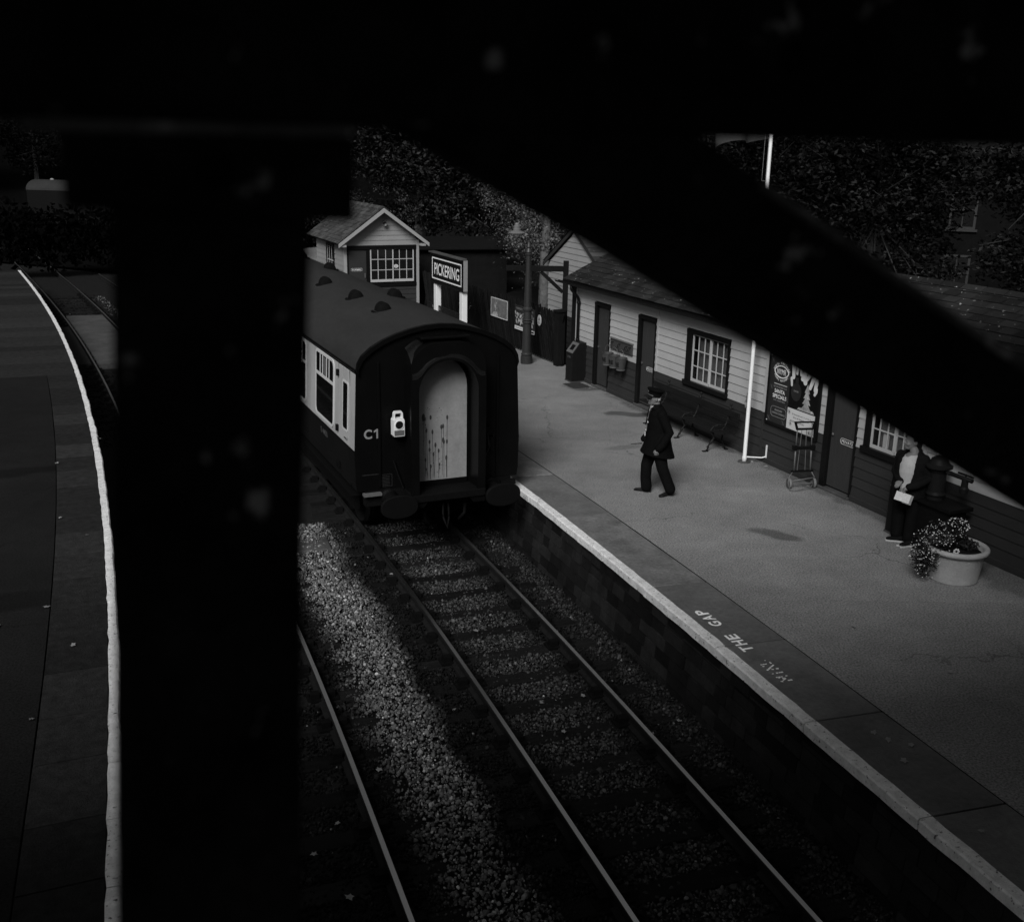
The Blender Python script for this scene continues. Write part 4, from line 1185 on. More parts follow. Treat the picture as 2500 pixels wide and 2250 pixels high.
for sx, sz in ((.08, 1.95), (.56, 1.72), (.09, 1.46), (.56, 1.30), (.08, .88), (.50, .87), (.55, 1.16)):
    for k in range(3):
        a = R(60 * k + 15); q.bar((sx - .05 * math.cos(a), -.0072, sz - .05 * math.sin(a)), (sx + .05 * math.cos(a), -.0072, sz + .05 * math.sin(a)), .002, .008, up=(0, 1, 0))
q.build("snowflakes", 'panel_mid', lt)
rp = MB().box(.605, 1.37, -.006, -.001, .815, 2.045).build("right_poster", 'sign_black', pb_)
MB().box(.606, 1.369, -.0085, -.0062, .816, 1.19).build("white_panel", 'panel_white', rp)
q = MB()
text(q, "30 November and 1, 7, 8, 14, 15,", .74, 1.27, 1.085, 1.115, XZ, -.0095, .01); text(q, "20 to 24 December 2024", .78, 1.21, 1.03, 1.06, XZ, -.0095, .01)
text(q, "BOOK YOUR STORY", .70, 1.10, .955, .985, XZ, -.0095, .01)
for sx, sz in ((.66, 1.12), (1.31, 1.06), (.72, .92), (1.24, .87)):
    for k in range(3):
        a = R(60 * k); q.bar((sx - .045 * math.cos(a), -.0092, sz - .045 * math.sin(a)), (sx + .045 * math.cos(a), -.0092, sz + .045 * math.sin(a)), .002, .009, up=(0, 1, 0))
q.build("caption_lettering", 'sign_black', rp)
# picture: round-fronted engine under plumes of steam, beside a snowy tree
q = MB()
def lobe(x, z, L, w, ang, d):
    a = R(ang); pts = []
    for t in range(-90, 91, 18): pts.append((L / 2 + w * math.cos(R(t)), w * math.sin(R(t))))
    for t in range(90, 271, 18): pts.append((-L / 2 + w * .8 * math.cos(R(t)), w * .8 * math.sin(R(t))))
    q.prism([(x + p[0] * math.cos(a) - p[1] * math.sin(a), z + p[0] * math.sin(a) + p[1] * math.cos(a)) for p in pts], d, -.0062, XZ)
for i, (x, z, L, w, an) in enumerate([(.68, 1.86, .22, .05, 95), (.78, 1.90, .14, .035, 88), (.88, 1.90, .14, .04, 100), (1.00, 1.88, .26, .055, 62), (1.10, 1.83, .20, .04, 50), (1.20, 1.74, .20, .045, 68), (1.31, 1.72, .18, .045, 80), (1.0, 1.77, .12, .06, 110), (1.32, 1.60, .10, .035, 60), (.65, 1.66, .12, .03, 100)]):
    lobe(x, z, L, w, an, -.0085 - .0002 * i)
q.build("steam_plumes", 'panel_white', rp)
q = MB(); q.prism([(.80 + .14 * math.cos(R(a)), 1.50 + .16 * math.sin(R(a))) for a in range(0, 360, 15)], -.0115, -.0088, XZ).box(.76, .84, -.0115, -.0088, 1.64, 1.76)
q.build("engine_front", 'panel_dark', rp)
q = MB(); text(q, "5428", .73, .86, 1.50, 1.53, XZ, -.0122, .01)
q.build("engine_number", 'letter', rp)
q = MB()
for k in range(4): q.prism([(1.10 - .13 + .02 * k, 1.24 + .10 * k), (1.10 + .13 - .02 * k, 1.24 + .10 * k), (1.10, 1.40 + .10 * k)], -.0100 - .0003 * k, -.0088, XZ)
q.prism([(.86, 1.21), (1.33, 1.21), (1.30, 1.25), (1.1, 1.27), (.9, 1.25)], -.0102, -.0088, XZ)
q.build("snowy_tree", 'panel_pic', rp)
for x, z in ((.025, 2.03), (.025, .83), (1.355, .83), (1.355, 2.03)): MB().lathe([(.010, 0), (.010, .004), (0, .006)], 8).build("stud", 'letter_white', pb_).matrix_local = Matrix.Translation((x, -.0065, z)) @ Matrix.Rotation(R(90), 4, 'X')

# ------------------------------------------------------------------ luggage trolley
tr_ = thing("luggage_trolley", "folding metal luggage trolley with two small wheels below the notice board", "trolley", (4.98, 17.20, 0), 8.0)
for x in (-.22, .22):
    mw_ = Matrix.Translation((x, 0, .085)) @ Matrix.Rotation(R(90), 4, 'Y')
    q = MB(); q.lathe([(.085, -.02), (.090, -.01), (.090, .01), (.085, .02), (.062, .02), (.062, -.02), (.085, -.02)], 24); q.V = [tuple(mw_ @ Vector(p)) for p in q.V]
    wob = q.build("wheel", 'rubber', tr_, smooth=False)
    q = MB(); q.lathe([(.062, -.012), (.062, .012), (.02, .018), (0, .02)], 18); q.V = [tuple(mw_ @ Vector(p)) for p in q.V]; q.build("hub", 'iron', wob)
MB().tube([(-.22, 0, .085), (.22, 0, .085)], .010, 8).build("axle", 'steel', tr_)
for sx in (-1, 1):
    MB().tube([(sx * .145, .02, .30), (sx * .14, .05, .72)], .014, 8).tube([(sx * .14, .05, .70), (sx * .13, .08, 1.08)], .010, 8).build("upright", 'steel', tr_, smooth=True)
MB().box(-.19, .19, .02, .07, .68, .735).box(-.20, -.12, .01, .08, .665, .75).box(.12, .20, .01, .08, .665, .75).build("clamp_bar", 'iron', tr_, bevel=.008)
MB().ring([(-.20, 1.16), (.20, 1.16), (.15, 1.01), (-.15, 1.01)][::-1], [(-.15, 1.135), (.15, 1.135), (.125, 1.045), (-.125, 1.045)][::-1], .06, .095, XZ).build("handle", 'iron', tr_, bevel=.006)
MB().box(-.20, .20, -.0, .04, .285, .315).build("cross_bar", 'iron', tr_, bevel=.004)
for x0, x1 in ((-.05, -.09), (.03, .05)): MB().tube([(x0, .075, 1.02), (x1, .02, .31)], .006, 5).build("elastic_cord", 'steel', tr_)
MB().tube([(-.16, .02, .30), (-.24, -.02, .20), (-.25, -.03, .10), (-.26, -.12, .04), (-.28, -.20, .03), (-.16, -.22, .03), (.14, -.10, .05), (.22, 0, .09)], .008, 6).tube([(.16, .02, .30), (.22, .0, .2), (.23, 0, .10)], .010, 6).tube([(-.22, 0, .12), (.22, 0, .18)], .012, 6).build("foot_frame", 'steel', tr_, smooth=True)

# ------------------------------------------------------------------ water pillar with tap arm
wp = thing("water_pillar", "dark cast water pillar with domed cap and a tap on a side arm", "water pillar", B(12.80, -.40), BRZ)
MB().lathe([(.17, 0), (.17, .10), (.13, .14), (.12, .80), (.14, .84), (.12, .88), (.115, 1.16), (.13, 1.18), (.135, 1.22), (.19, 1.235), (.19, 1.265), (.15, 1.29), (.11, 1.36), (.05, 1.40), (0, 1.41)], 48).build("column", 'pump', wp, smooth=False)
MB().tube([(.08, 0, 1.20), (.3, 0, 1.20), (.62, 0, 1.20)], .032, 10).lathe([(.05, -.02), (.05, .02)], 10, (.20, 0, 1.20)).build("arm", 'pump', wp, smooth=True)
q = MB().tube([(.50, 0, 1.20), (.50, 0, 1.05)], [.045, .05], 10).lathe([(.06, 1.00), (.065, 1.06), (.04, 1.10)], 12, (.50, 0, 0)).bar((.36, 0, 1.255), (.64, 0, 1.255), .02, .025).tube([(.50, 0, 1.2), (.50, 0, 1.27)], .014, 6)
q.build("tap", 'pump', wp)
MB().box(-.22, .52, -.22, .22, .70, .76).box(-.16, .46, -.16, .16, 0, .70).build("trough", 'iron', wp, bevel=.01)

# ------------------------------------------------------------------ planter
PL = Vector((6.03, 13.30, 0))
pt = thing("flower_planter", "round pale concrete planter with chipped rolled rim standing near the platform corner", "planter", PL, 0)
MB().lathe([(.33, 0), (.325, .02), (.345, .18), (.365, .38), (.375, .40), (.405, .405), (.425, .43), (.42, .465), (.39, .48), (.355, .47), (.345, .44), (.34, .38), (0, .38)], 48).build("tub", 'planter', pt, smooth=True)
q = MB(); q.lathe([(.339, .385), (.25, .41), (.1, .40), (0, .405)], 24); q.build("soil", 'soil', pt, smooth=True)
def plant_cloud(n, fn, size, tones, seed):
    g_ = np.random.default_rng(seed)
    P = np.array([fn(g_) for _ in range(n)])
    a = g_.normal(size=(n, 3)); a /= np.linalg.norm(a, axis=1)[:, None]
    b = np.cross(a, g_.normal(size=(n, 3))); b /= np.linalg.norm(b, axis=1)[:, None]
    sz = (g_.uniform(*size, n))[:, None]
    V = np.stack([P + a * sz, P + b * sz * .6, P - a * sz, P - b * sz * .6], 1).reshape(-1, 3)
    F = np.arange(4 * n).reshape(n, 4)
    return V, F, g_.uniform(*tones, n)
def lobe_pts(centres):
    def f(g_):
        c = centres[g_.integers(len(centres))]
        v = g_.normal(size=3); v /= np.linalg.norm(v); r = g_.random() ** .45
        return np.array(c[:3]) + v * r * np.array(c[3:6])
    return f
fb = thing("flowering_plant", "bushy plant covered in tiny white flowers spilling over the planter", "plant", PL + Vector((-.18, -.05, .40)), 0)
cl = [(-.22, -.05, .12, .24, .24, .20), (-.05, .05, .24, .26, .22, .18), (-.34, -.10, -.05, .16, .16, .22), (.16, .10, .30, .16, .14, .14), (-.28, -.16, -.12, .16, .14, .20)]
V, F, T = plant_cloud(2600, lobe_pts(cl), (.010, .022), (.004, .03), 5)
npmesh("foliage", V, F, T, 'flower', fb)
q = MB(); g_ = np.random.default_rng(8); f_ = lobe_pts(cl)
for i in range(330):
    c = cl[g_.integers(len(cl))]; v = g_.normal(size=3); v /= np.linalg.norm(v); v[1] = -abs(v[1]) if g_.random() < .6 else v[1]; v[2] = abs(v[2]) if g_.random() < .6 else v[2]
    p = np.array(c[:3]) + v * np.array(c[3:6]) * g_.uniform(.9, 1.12)
    r = g_.uniform(.005, .011)
    nrm = Vector((g_.normal() * .4, -.6 + g_.normal() * .4, .7)).normalized(); e1 = nrm.orthogonal().normalized(); e2 = nrm.cross(e1)
    q.add([Vector(p) + (e1 * math.cos(R(k * 60)) + e2 * math.sin(R(k * 60))) * r for k in range(6)], [tuple(range(6))], float(g_.uniform(.45, .95)))
o = q.build("blossom", 'flower', fb); o['kind'] = 'stuff'
q = MB()
for i in range(14):
    a = g_.uniform(0, 6.28); q.tube([(.05, .0, .02), (.05 + .1 * math.cos(a), .1 * math.sin(a), .14), (-.1 + .26 * math.cos(a), .2 * math.sin(a), .16)], .004, 5)
q.build("stems", 'bark', fb)
cl = [(.10, .04, .05, .15, .16, .07), (.02, .10, .10, .12, .12, .10)]
fb2 = thing("low_plant", "low dark leafy plant growing in the right half of the planter", "plant", PL + Vector((.06, -.02, .42)), 0)
V, F, T = plant_cloud(700, lobe_pts(cl), (.012, .028), (.006, .045), 6); npmesh("foliage", V, F, T, 'flower', fb2)
q = MB(); r_ = .030
for k in range(7): q.ell((-.13 + r_ * math.cos(k * .9), -.16, .02 + r_ * math.sin(k * .9)), (.016, .006, .016), n=8, m=5, tone=.8)
q.build("blossom", 'flower', fb2)

# ------------------------------------------------------------------ railway coach (local x right, y away from us along its length, z up from the rail)
CO = Vector((-1.169, 16.209, ZR)); CRZ = 24.0; CL = 19.6
Cm = Matrix.Translation(CO) @ Matrix.Rotation(R(CRZ), 4, 'Z')
coach = thing("railway_coach", "dark railway coach with cream window band and end gangway standing at the platform", "railway coach", CO, CRZ)
side = [(1.365, 1.15), (1.385, 1.30), (1.395, 1.80), (1.345, 3.06)]
roofp = [(1.345, 3.06), (1.325, 3.18), (1.26, 3.30), (1.11, 3.425), (.92, 3.53), (.72, 3.61), (.48, 3.68), (.24, 3.725), (0, 3.74)]
prof = side + roofp[1:]
full = prof + [(-x, z) for x, z in prof[::-1][1:]]
for y_ in (0.0, CL - .05): MB().prism(full, y_, y_ + .05, XZ).build("end_wall", 'coach_black', coach)
# end ribs and fittings
def side_skin(mb, z0, z1, y0, y1, off=0.0, sides=(-1, 1), tone=.5):
    pts = [p for p in side if z0 < p[1] < z1]
    def xat(z):
        for (xa, za), (xb, zb) in zip(side[:-1], side[1:]):
            if za <= z <= zb: return xa + (xb - xa) * (z - za) / (zb - za)
        return side[-1][0]
    zs = [z0] + [p[1] for p in pts] + [z1]
    for sx in sides:
        for a, b in zip(zs[:-1], zs[1:]):
            v = [(sx * (xat(a) + off), y0, a), (sx * (xat(a) + off), y1, a), (sx * (xat(b) + off), y1, b), (sx * (xat(b) + off), y0, b)]
            mb.add(v, [(0, 1, 2, 3) if sx > 0 else (3, 2, 1, 0)], tone)
def xs_(z):
    for (xa, za), (xb, zb) in zip(side[:-1], side[1:]):
        if za <= z <= zb: return xa + (xb - xa) * (z - za) / (zb - za)
    return side[-1][0]
q = MB(); side_skin(q, 1.15, 1.80, .05, CL - .05); q.build("lower_side", 'coach_lower', coach)
q = MB(); side_skin(q, 1.82, 3.06, .02, CL - .05, .002); q.build("window_band", 'coach_cream', coach)
q = MB(); side_skin(q, 1.795, 1.822, .0, CL, .006); side_skin(q, 3.035, 3.06, 0, CL, .006); q.build("lining", 'coach_black', coach)
q = MB(); q.add([(-1.365, .05, 1.15), (1.365, .05, 1.15), (1.365, CL, 1.15), (-1.365, CL, 1.15)], [(0, 1, 2, 3)]); q.build("floor", 'iron', coach)
# roof with a small end overhang and rain strips
q = MB(); rp_ = roofp + [(-x, z) for x, z in roofp[::-1][1:]]
ny = 24
ys = [-.04 + (CL + .08) * i / ny for i in range(ny + 1)]
v = [(x, y, z + .012) for y in ys for x, z in rp_]; n = len(rp_)
q.add(v, [(i * n + j, i * n + j + 1, (i + 1) * n + j + 1, (i + 1) * n + j) for i in range(ny) for j in range(n - 1)])
rf_ = q.build("roof", 'coach_roof', coach, smooth=True)
q = MB(); q.ring([(x * 1.004, z + .018) for x, z in rp_], [(x * .985, z - .05) for x, z in rp_], -.055, .03, XZ, closed=False); q.build("roof_lip", 'coach_black', rf_)
q = MB()
for sx in (-1, 1): q.tube([(sx * 1.35, 0, 3.085), (sx * 1.35, CL, 3.085)], .02, 6)
q.build("rain_strip", 'coach_black', rf_)
for (x, y) in ((-.33, 1.9), (-.34, 3.55), (.40, 3.55), (-.36, 5.75), (.40, 8.4), (-.36, 8.5), (.40, 11.2), (-.36, 11.4)):
    z = 3.70
    vn = MB(); pts = []
    for t in range(0, 181, 15): pts.append((x + .125 * math.cos(R(t)), z - .02 + .17 * math.sin(R(t))))
    vn.prism(pts, y - .10, y + .10, XZ)
    vn.ell((x, y + .10, z - .02), (.125, .08, .165)); vn.ell((x, y - .10, z - .02), (.125, .05, .165))
    vn.prism([(x + .2 * math.cos(R(t)), y + .22 * math.sin(R(t))) for t in range(0, 360, 20)], z - .03, z - .005 if abs(x) < .5 else z, XY)
    vn.build("roof_vent", 'vent', rf_, smooth=False)
# side windows
def coach_window(y0, y1, z0, z1, sx, vent=True, r=.12):
    def f(a, b, d): return (sx * (xs_(b) + d), a, b)
    wn_ = MB().ring(rrect(y0, y1, z0, z1, r), rrect(y0 + .045, y1 - .045, z0 + .045, z1 - .045, r * .8), .002, .014, f).build("window_frame", 'aluminium', coach)
    MB().prism(rrect(y0 + .04, y1 - .04, z0 + .04, z1 - .04, r * .8), .003, .007, f).build("pane", 'coach_glass', wn_)
    if vent:
        zb = z1 - .405
        b_ = MB()
        b_.prism([(y0 + .03, zb - .025), (y1 - .03, zb - .025), (y1 - .03, zb + .025), (y0 + .03, zb + .025)], .003, .016, f)
        for yy in (y0 + .33, y0 + .50, y1 - .50, y1 - .33): b_.prism([(yy - .014, zb), (yy + .014, zb), (yy + .014, z1 - .05), (yy - .014, z1 - .05)], .003, .013, f)
        b_.build("sliding_vent", 'aluminium', wn_)
        cu = MB()
        for yy in (y0 + .55, y0 + .66): cu.prism([(yy - .04, zb + .02), (yy + .04, zb + .02), (yy + .04, z1 - .07), (yy - .04, z1 - .07)], .0072, .009, f)
        cu.build("curtain", 'curtain', wn_)
for sx in (-1, 1):
    for k in range(9): coach_window(1.28 + 1.98 * k, 2.55 + 1.98 * k, 1.875, 3.02, sx)
    # end door with its own window, hinges and handles
    def f(a, b, d, sx=sx): return (sx * (xs_(b) + d), a, b)
    dr = MB().prism([(.985, 1.84), (.34, 1.84), (.34, 3.02), (.985, 3.02)][::1], .003, .007, f).build("door", 'coach_cream', coach)
    MB().prism([(.985, 1.16), (.34, 1.16), (.34, 1.795), (.985, 1.795)], .002, .006, f).build("door_lower", 'coach_lower', dr)
    q = MB()
    for yy in (.335, .99): q.prism([(yy - .006, 1.16), (yy + .006, 1.16), (yy + .006, 3.03), (yy - .006, 3.03)], .004, .009, f)
    q.build("door_gap", 'coach_black', dr)
    MB().ring(rrect(.395, .74, 2.02, 2.83, .05), rrect(.43, .705, 2.055, 2.795, .04), .008, .014, f).build("drop_light_frame", 'aluminium', dr)
    MB().prism(rrect(.425, .71, 2.05, 2.80, .04), .008, .011, f).build("pane", 'coach_glass', dr)
    for zz_ in (1.35, 1.97, 2.88): MB().prism([(.95, zz_ - .05), (1.03, zz_ - .05), (1.03, zz_ + .05), (.95, zz_ + .05)], .006, .045, f).build("hinge", 'iron', dr)
    q = MB(); q.tube([f(.40, 1.93, .03), f(.46, 1.93, .035), f(.52, 1.93, .03)], .012, 6); q.build("door_handle", 'brass', dr)
    q = MB(); p_ = text_geo("E 4455", .01); v_, fc_, (xa, xb, ya, yb) = p_
    # number reads from the platform side: right-to-left in y on the left flank
    pts = []
    for p in v_:
        u = (p[0] - xa) / (xb - xa); w = (p[1] - ya) / (yb - ya)
        yy = (2.20 - .46 * u) if sx < 0 else (1.74 + .46 * u); pts.append(f(yy, 1.60 + .10 * w, .004))
    q.add(pts, fc_); q.build("number_lettering", 'letter_dim', coach)
# end details
q = MB(); text(q, "C", -1.245, -1.115, 2.0, 2.155, XZ, -.004, .03)
q.prism([(-1.045, 2.0), (-1.015, 2.0), (-1.015, 2.155), (-1.038, 2.155), (-1.085, 2.125), (-1.085, 2.098), (-1.045, 2.115)], -.005, -.003, XZ); q.build("end_lettering", 'letter', coach)
q = MB(); q.ring(rect(-.99, -.80, 1.20, 1.40), rect(-.985, -.805, 1.205, 1.395), -.003, -.001, XZ)
for i in range(7): q.box(-.97, -.84, -.003, -.001, 1.22 + i * .024, 1.226 + i * .024)
for i in range(12): q.box(-1.28 + i * .022, -1.268 + i * .022, -.003, -.001, 1.41, 1.425)
q.build("small_panel", 'coach_roof', coach)
for x in (-1.0, 1.0): MB().box(x - .02, x + .02, -.025, 0, 1.2, 3.2).build("end_rib", 'coach_black', coach, bevel=.006)
MB().tube([(-.78, -.03, 1.62), (-.70, -.05, 1.35), (-.63, -.06, 1.15)], .014, 6).build("end_pipe", 'iron', coach)
q = MB().box(.72, .86, -.10, 0, 1.92, 2.05).tube([(.79, -.08, 1.95), (.80, -.15, 1.75), (.74, -.12, 1.60)], .03, 8).box(.86, .93, -.06, 0, 1.62, 1.86); q.build("jumper_box", 'coach_black', coach)
# gangway: bellows box, arched face plate, recessed door panel
def arch(hw, zb, zs, n=16): return [(hw, zb)] + [(hw * math.cos(R(180 * i / n)), zs + hw * math.sin(R(180 * i / n))) for i in range(n + 1)] + [(-hw, zb)]
def outer(n=16):
    p = [(.62, 1.14)]
    for i in range(n + 1):
        a = R(180 * i / n); x = .62 * math.cos(a); zz2 = 2.95 + .62 * abs(math.sin(a)) ** .62
        if i == 0: zz2 = 2.9
        if i == n: zz2 = 2.9
        p.append((x, min(zz2, 3.53)))
    p.append((-.62, 1.14)); return p
gw = MB(); gw.ring(outer(), arch(.49, 1.14, 2.765), -.45, -.40, XZ, closed=False); gwo = gw.build("gangway_face", 'coach_black', coach)
gw = MB(); gw.ring([(x * .95, z - .01) for x, z in outer()], arch(.50, 1.14, 2.765), -.40, .0, XZ, closed=False); gw.build("bellows", 'coach_black', gwo)
hd_ = MB(); v = []
for k in range(17):
    u = -1 + 2 * k / 16
    for j, (yy, tj) in enumerate(((-.455, 0), (-.452, .2), (-.40, .45), (-.30, .70), (-.18, .86), (-.02, 1))):
        w = .60 - .03 * tj
        z0_ = max(2.98, 2.765 + math.sqrt(max(0, .52 ** 2 - (u * w) ** 2)) + .01); zt_ = 3.575 - .17 * abs(u) ** 3
        v.append((u * w, yy + .004 * math.cos(5 * u + j), z0_ + (zt_ - z0_) * tj))
hd_.add(v, [(k * 6 + j, (k + 1) * 6 + j, (k + 1) * 6 + j + 1, k * 6 + j + 1) for k in range(16) for j in range(5)])
hd_.build("hood", 'hood', gwo, smooth=True)
MB().box(-.40, .40, -.30, -.02, 3.56, 3.60).build("hood_strip", 'coach_black', gwo, bevel=.01)
MB().box(-.62, .62, -.47, -.02, 1.02, 1.14).build("foot_plate", 'buffer', gwo, bevel=.01)
q = MB().prism([(-.62, .92), (-.42, .92), (-.34, 1.02), (.34, 1.02), (.42, .92), (.62, .92), (.62, 1.12), (-.62, 1.12)], -.44, -.41, XZ); q.build("face_skirt", 'coach_black', gwo)
dp_ = MB().prism(arch(.455, 1.23, 2.765), -.03, -.012, XZ).build("gangway_door", 'coach_door', coach)
MB().box(-.455, .455, -.05, -.0, 1.14, 1.23).build("door_sill", 'coach_black', dp_)
# splashes with long drips on the pale panel
q = MB(); r3 = random.Random(5)
drips = [(-.30, 2.28, .035, .62), (-.275, 2.25, .02, .9), (-.18, 2.27, .022, .0), (-.15, 2.03, .022, .75), (-.25, 2.06, .02, .8), (-.20, 1.87, .02, .62), (-.20, 1.74, .02, .5), (-.10, 1.81, .023, .55), (-.045, 1.71, .02, .45), (-.135, 1.66, .02, .4), (0.0, 2.10, .022, .35), (.03, 2.11, .022, .3), (.03, 1.88, .025, .58), (.045, 1.85, .02, .6), (.10, 2.25, .022, 1.0), (.095, 1.85, .022, .6), (.085, 1.58, .024, .33), (-.03, 1.48, .016, .22), (-.18, 1.46, .02, .2), (-.27, 1.58, .018, .3), (-.255, 1.42, .012, .1)]
for k, (x, z, r, L) in enumerate(drips):
    x += .02
    d = -.0315 - .0001 * k
    q.prism([(x + r * .78 * math.cos(R(t)), z + r * 1.8 * math.sin(R(t))) for t in range(0, 360, 30)], d, -.0295, XZ)
    if L:
        L = min(L, z - 1.235); x2 = x + r3.uniform(-.02, .02)
        q.prism([(x - .0038, z), (x + .0038, z), (x2 + .0022, z - L), (x2 - .0022, z - L)][::-1], d, -.0295, XZ)
for k in range(34):
    x, z, r = r3.uniform(-.30, .12), r3.uniform(1.35, 2.45), r3.uniform(.003, .007)
    q.prism([(x + r * math.cos(R(t)), z + r * 1.4 * math.sin(R(t))) for t in range(0, 360, 60)], -.0312 - .00003 * k, -.0295, XZ)
q.build("splashes", 'stain', dp_)
# headstock, buffers, coupling, steps, bogies
MB().box(-1.25, 1.25, -.02, .12, .90, 1.15).build("headstock", 'iron', coach)
for x in (-.87, .87):
    bf = MB(); k_ = Matrix.Rotation(R(90), 4, 'X')
    tq = MB().lathe([(.13, 0), (.13, .06), (.10, .10), (.10, .36), (.075, .37), (.075, .56)], 18); bf.add([(p[0] + x, -p[2], p[1] + 1.04) for p in tq.V], tq.F)
    bo = bf.build("buffer", 'iron', coach)
    e = [(x + .30 * math.cos(R(t)), 1.04 + .19 * math.copysign(abs(math.sin(R(t))) ** .8, math.sin(R(t)))) for t in range(0, 360, 12)]
    MB().prism(e, -.62, -.555, XZ).build("buffer_head", 'buffer', bo, bevel=.015)
q = MB().tube([(0, -.02, 1.0), (0, -.20, .98), (0, -.32, .98), (0, -.38, 1.03), (0, -.36, 1.10)], [.045, .045, .04, .032, .02], 8).tube([(-.04, -.28, .97), (-.05, -.30, .75), (-.04, -.31, .62), (.04, -.31, .62), (.05, -.30, .75), (.04, -.28, .97)], .018, 6).tube([(-.05, -.31, .68), (0, -.36, .50), (.05, -.31, .68)], .018, 6)
q.build("coupling", 'chair', coach, smooth=True)
MB().tube([(-.32, -.03, 1.0), (-.34, -.20, .95), (-.33, -.22, .65), (-.25, -.14, .5), (-.22, -.05, .62)], .028, 8).build("brake_hose", 'chair', coach, smooth=True)
MB().tube([(.36, -.03, 1.0), (.37, -.2, .95), (.35, -.22, .68), (.28, -.14, .55)], .028, 8).build("brake_hose", 'chair', coach, smooth=True)
for sx in (-1, 1):
    q = MB().box(sx * 1.28 - .10, sx * 1.28 + .10, .35, 4.2, .98, 1.01)
    for y in (.5, 2, 4): q.box(sx * 1.25 - .02, sx * 1.25 + .02, y, y + .05, 1.0, 1.15)
    q.build("step_board", 'iron', coach)
MB().box(-1.29, -1.0, -.11, -.0, 1.09, 1.13).build("end_step", 'letter_dim', coach); MB().box(1.05, 1.31, -.09, 0, 1.02, 1.10).build("end_step", 'iron', coach)
for y in (3.2, 16.4):
    bg_ = MB().box(-1.08, -.98, y - 1.9, y + 1.9, .42, .66).box(.98, 1.08, y - 1.9, y + 1.9, .42, .66).box(-1, 1, y - .2, y + .2, .4, .9).build("bogie", 'iron', coach)
    for yy in (y - 1.3, y + 1.3):
        for x in (-.75, .75):
            tq = MB().lathe([(.46, -.03), (.49, .03), (.49, .045), (.455, .05), (.455, .10), (.1, .09), (.1, -.03)], 28)
            s_ = 1 if x > 0 else -1
            MB().add([(x - s_ * (p[2] - .05), yy + p[0], .457 + p[1]) for p in tq.V], tq.F).build("wheel", 'chair', bg_)
MB().box(-.95, .95, 6, 13, .45, 1.12).build("underframe", 'iron', coach)
# tail lamp hung on the end
tlp = thing("tail_lamp", "white tail lamp with dark round lens hung on the dark coach end", "lamp", Cm @ Vector((-.735, -.13, 2.055)), CRZ)
MB().prism(rrect(-.088, .088, 0, .265, .012), -.075, .075, XZ).build("body", 'white', tlp)
MB().prism([(-.085, .26), (.085, .26), (.07, .285), (-.07, .285)], -.07, .07, XZ).build("lid", 'white', tlp)
MB().ring([(.078, .275), (.075, .36), (.055, .39), (-.055, .39), (-.075, .36), (-.078, .275)], [(.052, .285), (.05, .345), (.04, .357), (-.04, .357), (-.05, .345), (-.052, .285)], -.03, .03, XZ, closed=False).build("handle", 'white', tlp)
MB().prism([(.066 * math.cos(R(t)), .185 + .066 * math.sin(R(t))) for t in range(0, 360, 15)], -.082, -.074, XZ).build("lens", 'lens', tlp)
MB().ring([(.073 * math.cos(R(t)), .185 + .073 * math.sin(R(t))) for t in range(0, 360, 15)], [(.063 * math.cos(R(t)), .185 + .063 * math.sin(R(t))) for t in range(0, 360, 15)], -.086, -.074, XZ).build("lens_rim", 'white', tlp)
MB().prism(rect(-.080, .080, .012, .098), -.078, -.074, XZ).build("front_panel", 'letter_dim', tlp)

# ------------------------------------------------------------------ people
# the uniformed man, walking left along the platform (he faces -x; his left side is towards us)
man = thing("person", "man in black uniform and peaked cap walking across the middle of the platform", "person", (2.373, 16.69, 0), 0)
q = MB()   # one continuous body under the clothes: head, neck, torso, arms, hands, legs
q.ell((-.07, 0, 1.655), (.098, .076, .118)); q.ell((-.095, 0, 1.605), (.075, .062, .075)); q.ell((-.11, 0, 1.565), (.05, .045, .035))
q.ell((-.172, 0, 1.632), (.026, .014, .022), Matrix.Rotation(R(-25), 3, 'Y')); q.ell((-.160, 0, 1.66), (.022, .012, .032)); q.ell((-.150, 0, 1.592), (.018, .026, .011)); q.ell((-.148, 0, 1.565), (.022, .024, .016))
for sy in (-1, 1): q.ell((-.150, sy * .032, 1.662), (.016, .020, .012)); q.ell((-.045, sy * .078, 1.640), (.024, .012, .034)); q.ell((-.135, sy * .045, 1.625), (.03, .022, .025))
limb(q, [(-.045, 0, 1.58), (-.015, 0, 1.50), (.005, 0, 1.42)], [.060, .062, .075])
q.loft([(.0, 0, .88, .11, .16, 0), (.0, 0, 1.0, .12, .17, 0), (-.01, 0, 1.2, .13, .19, 0), (.0, 0, 1.38, .12, .20, 0), (.0, 0, 1.46, .07, .12, 0)])
limb(q, [(.03, -.20, 1.41), (.16, -.25, 1.12), (.02, -.27, .90), (.0, -.27, .86)], [.055, .045, .034, .03]); limb(q, [(.0, .20, 1.41), (.02, .26, 1.13), (-.14, .27, .90), (-.17, .27, .86)], [.055, .045, .034, .03])
limb(q, [(-.02, .09, .90), (-.13, .10, .48), (-.11, .12, .08)], [.085, .06, .045]); limb(q, [(.02, -.09, .90), (.10, -.11, .48), (.26, -.10, .09)], [.085, .06, .045])
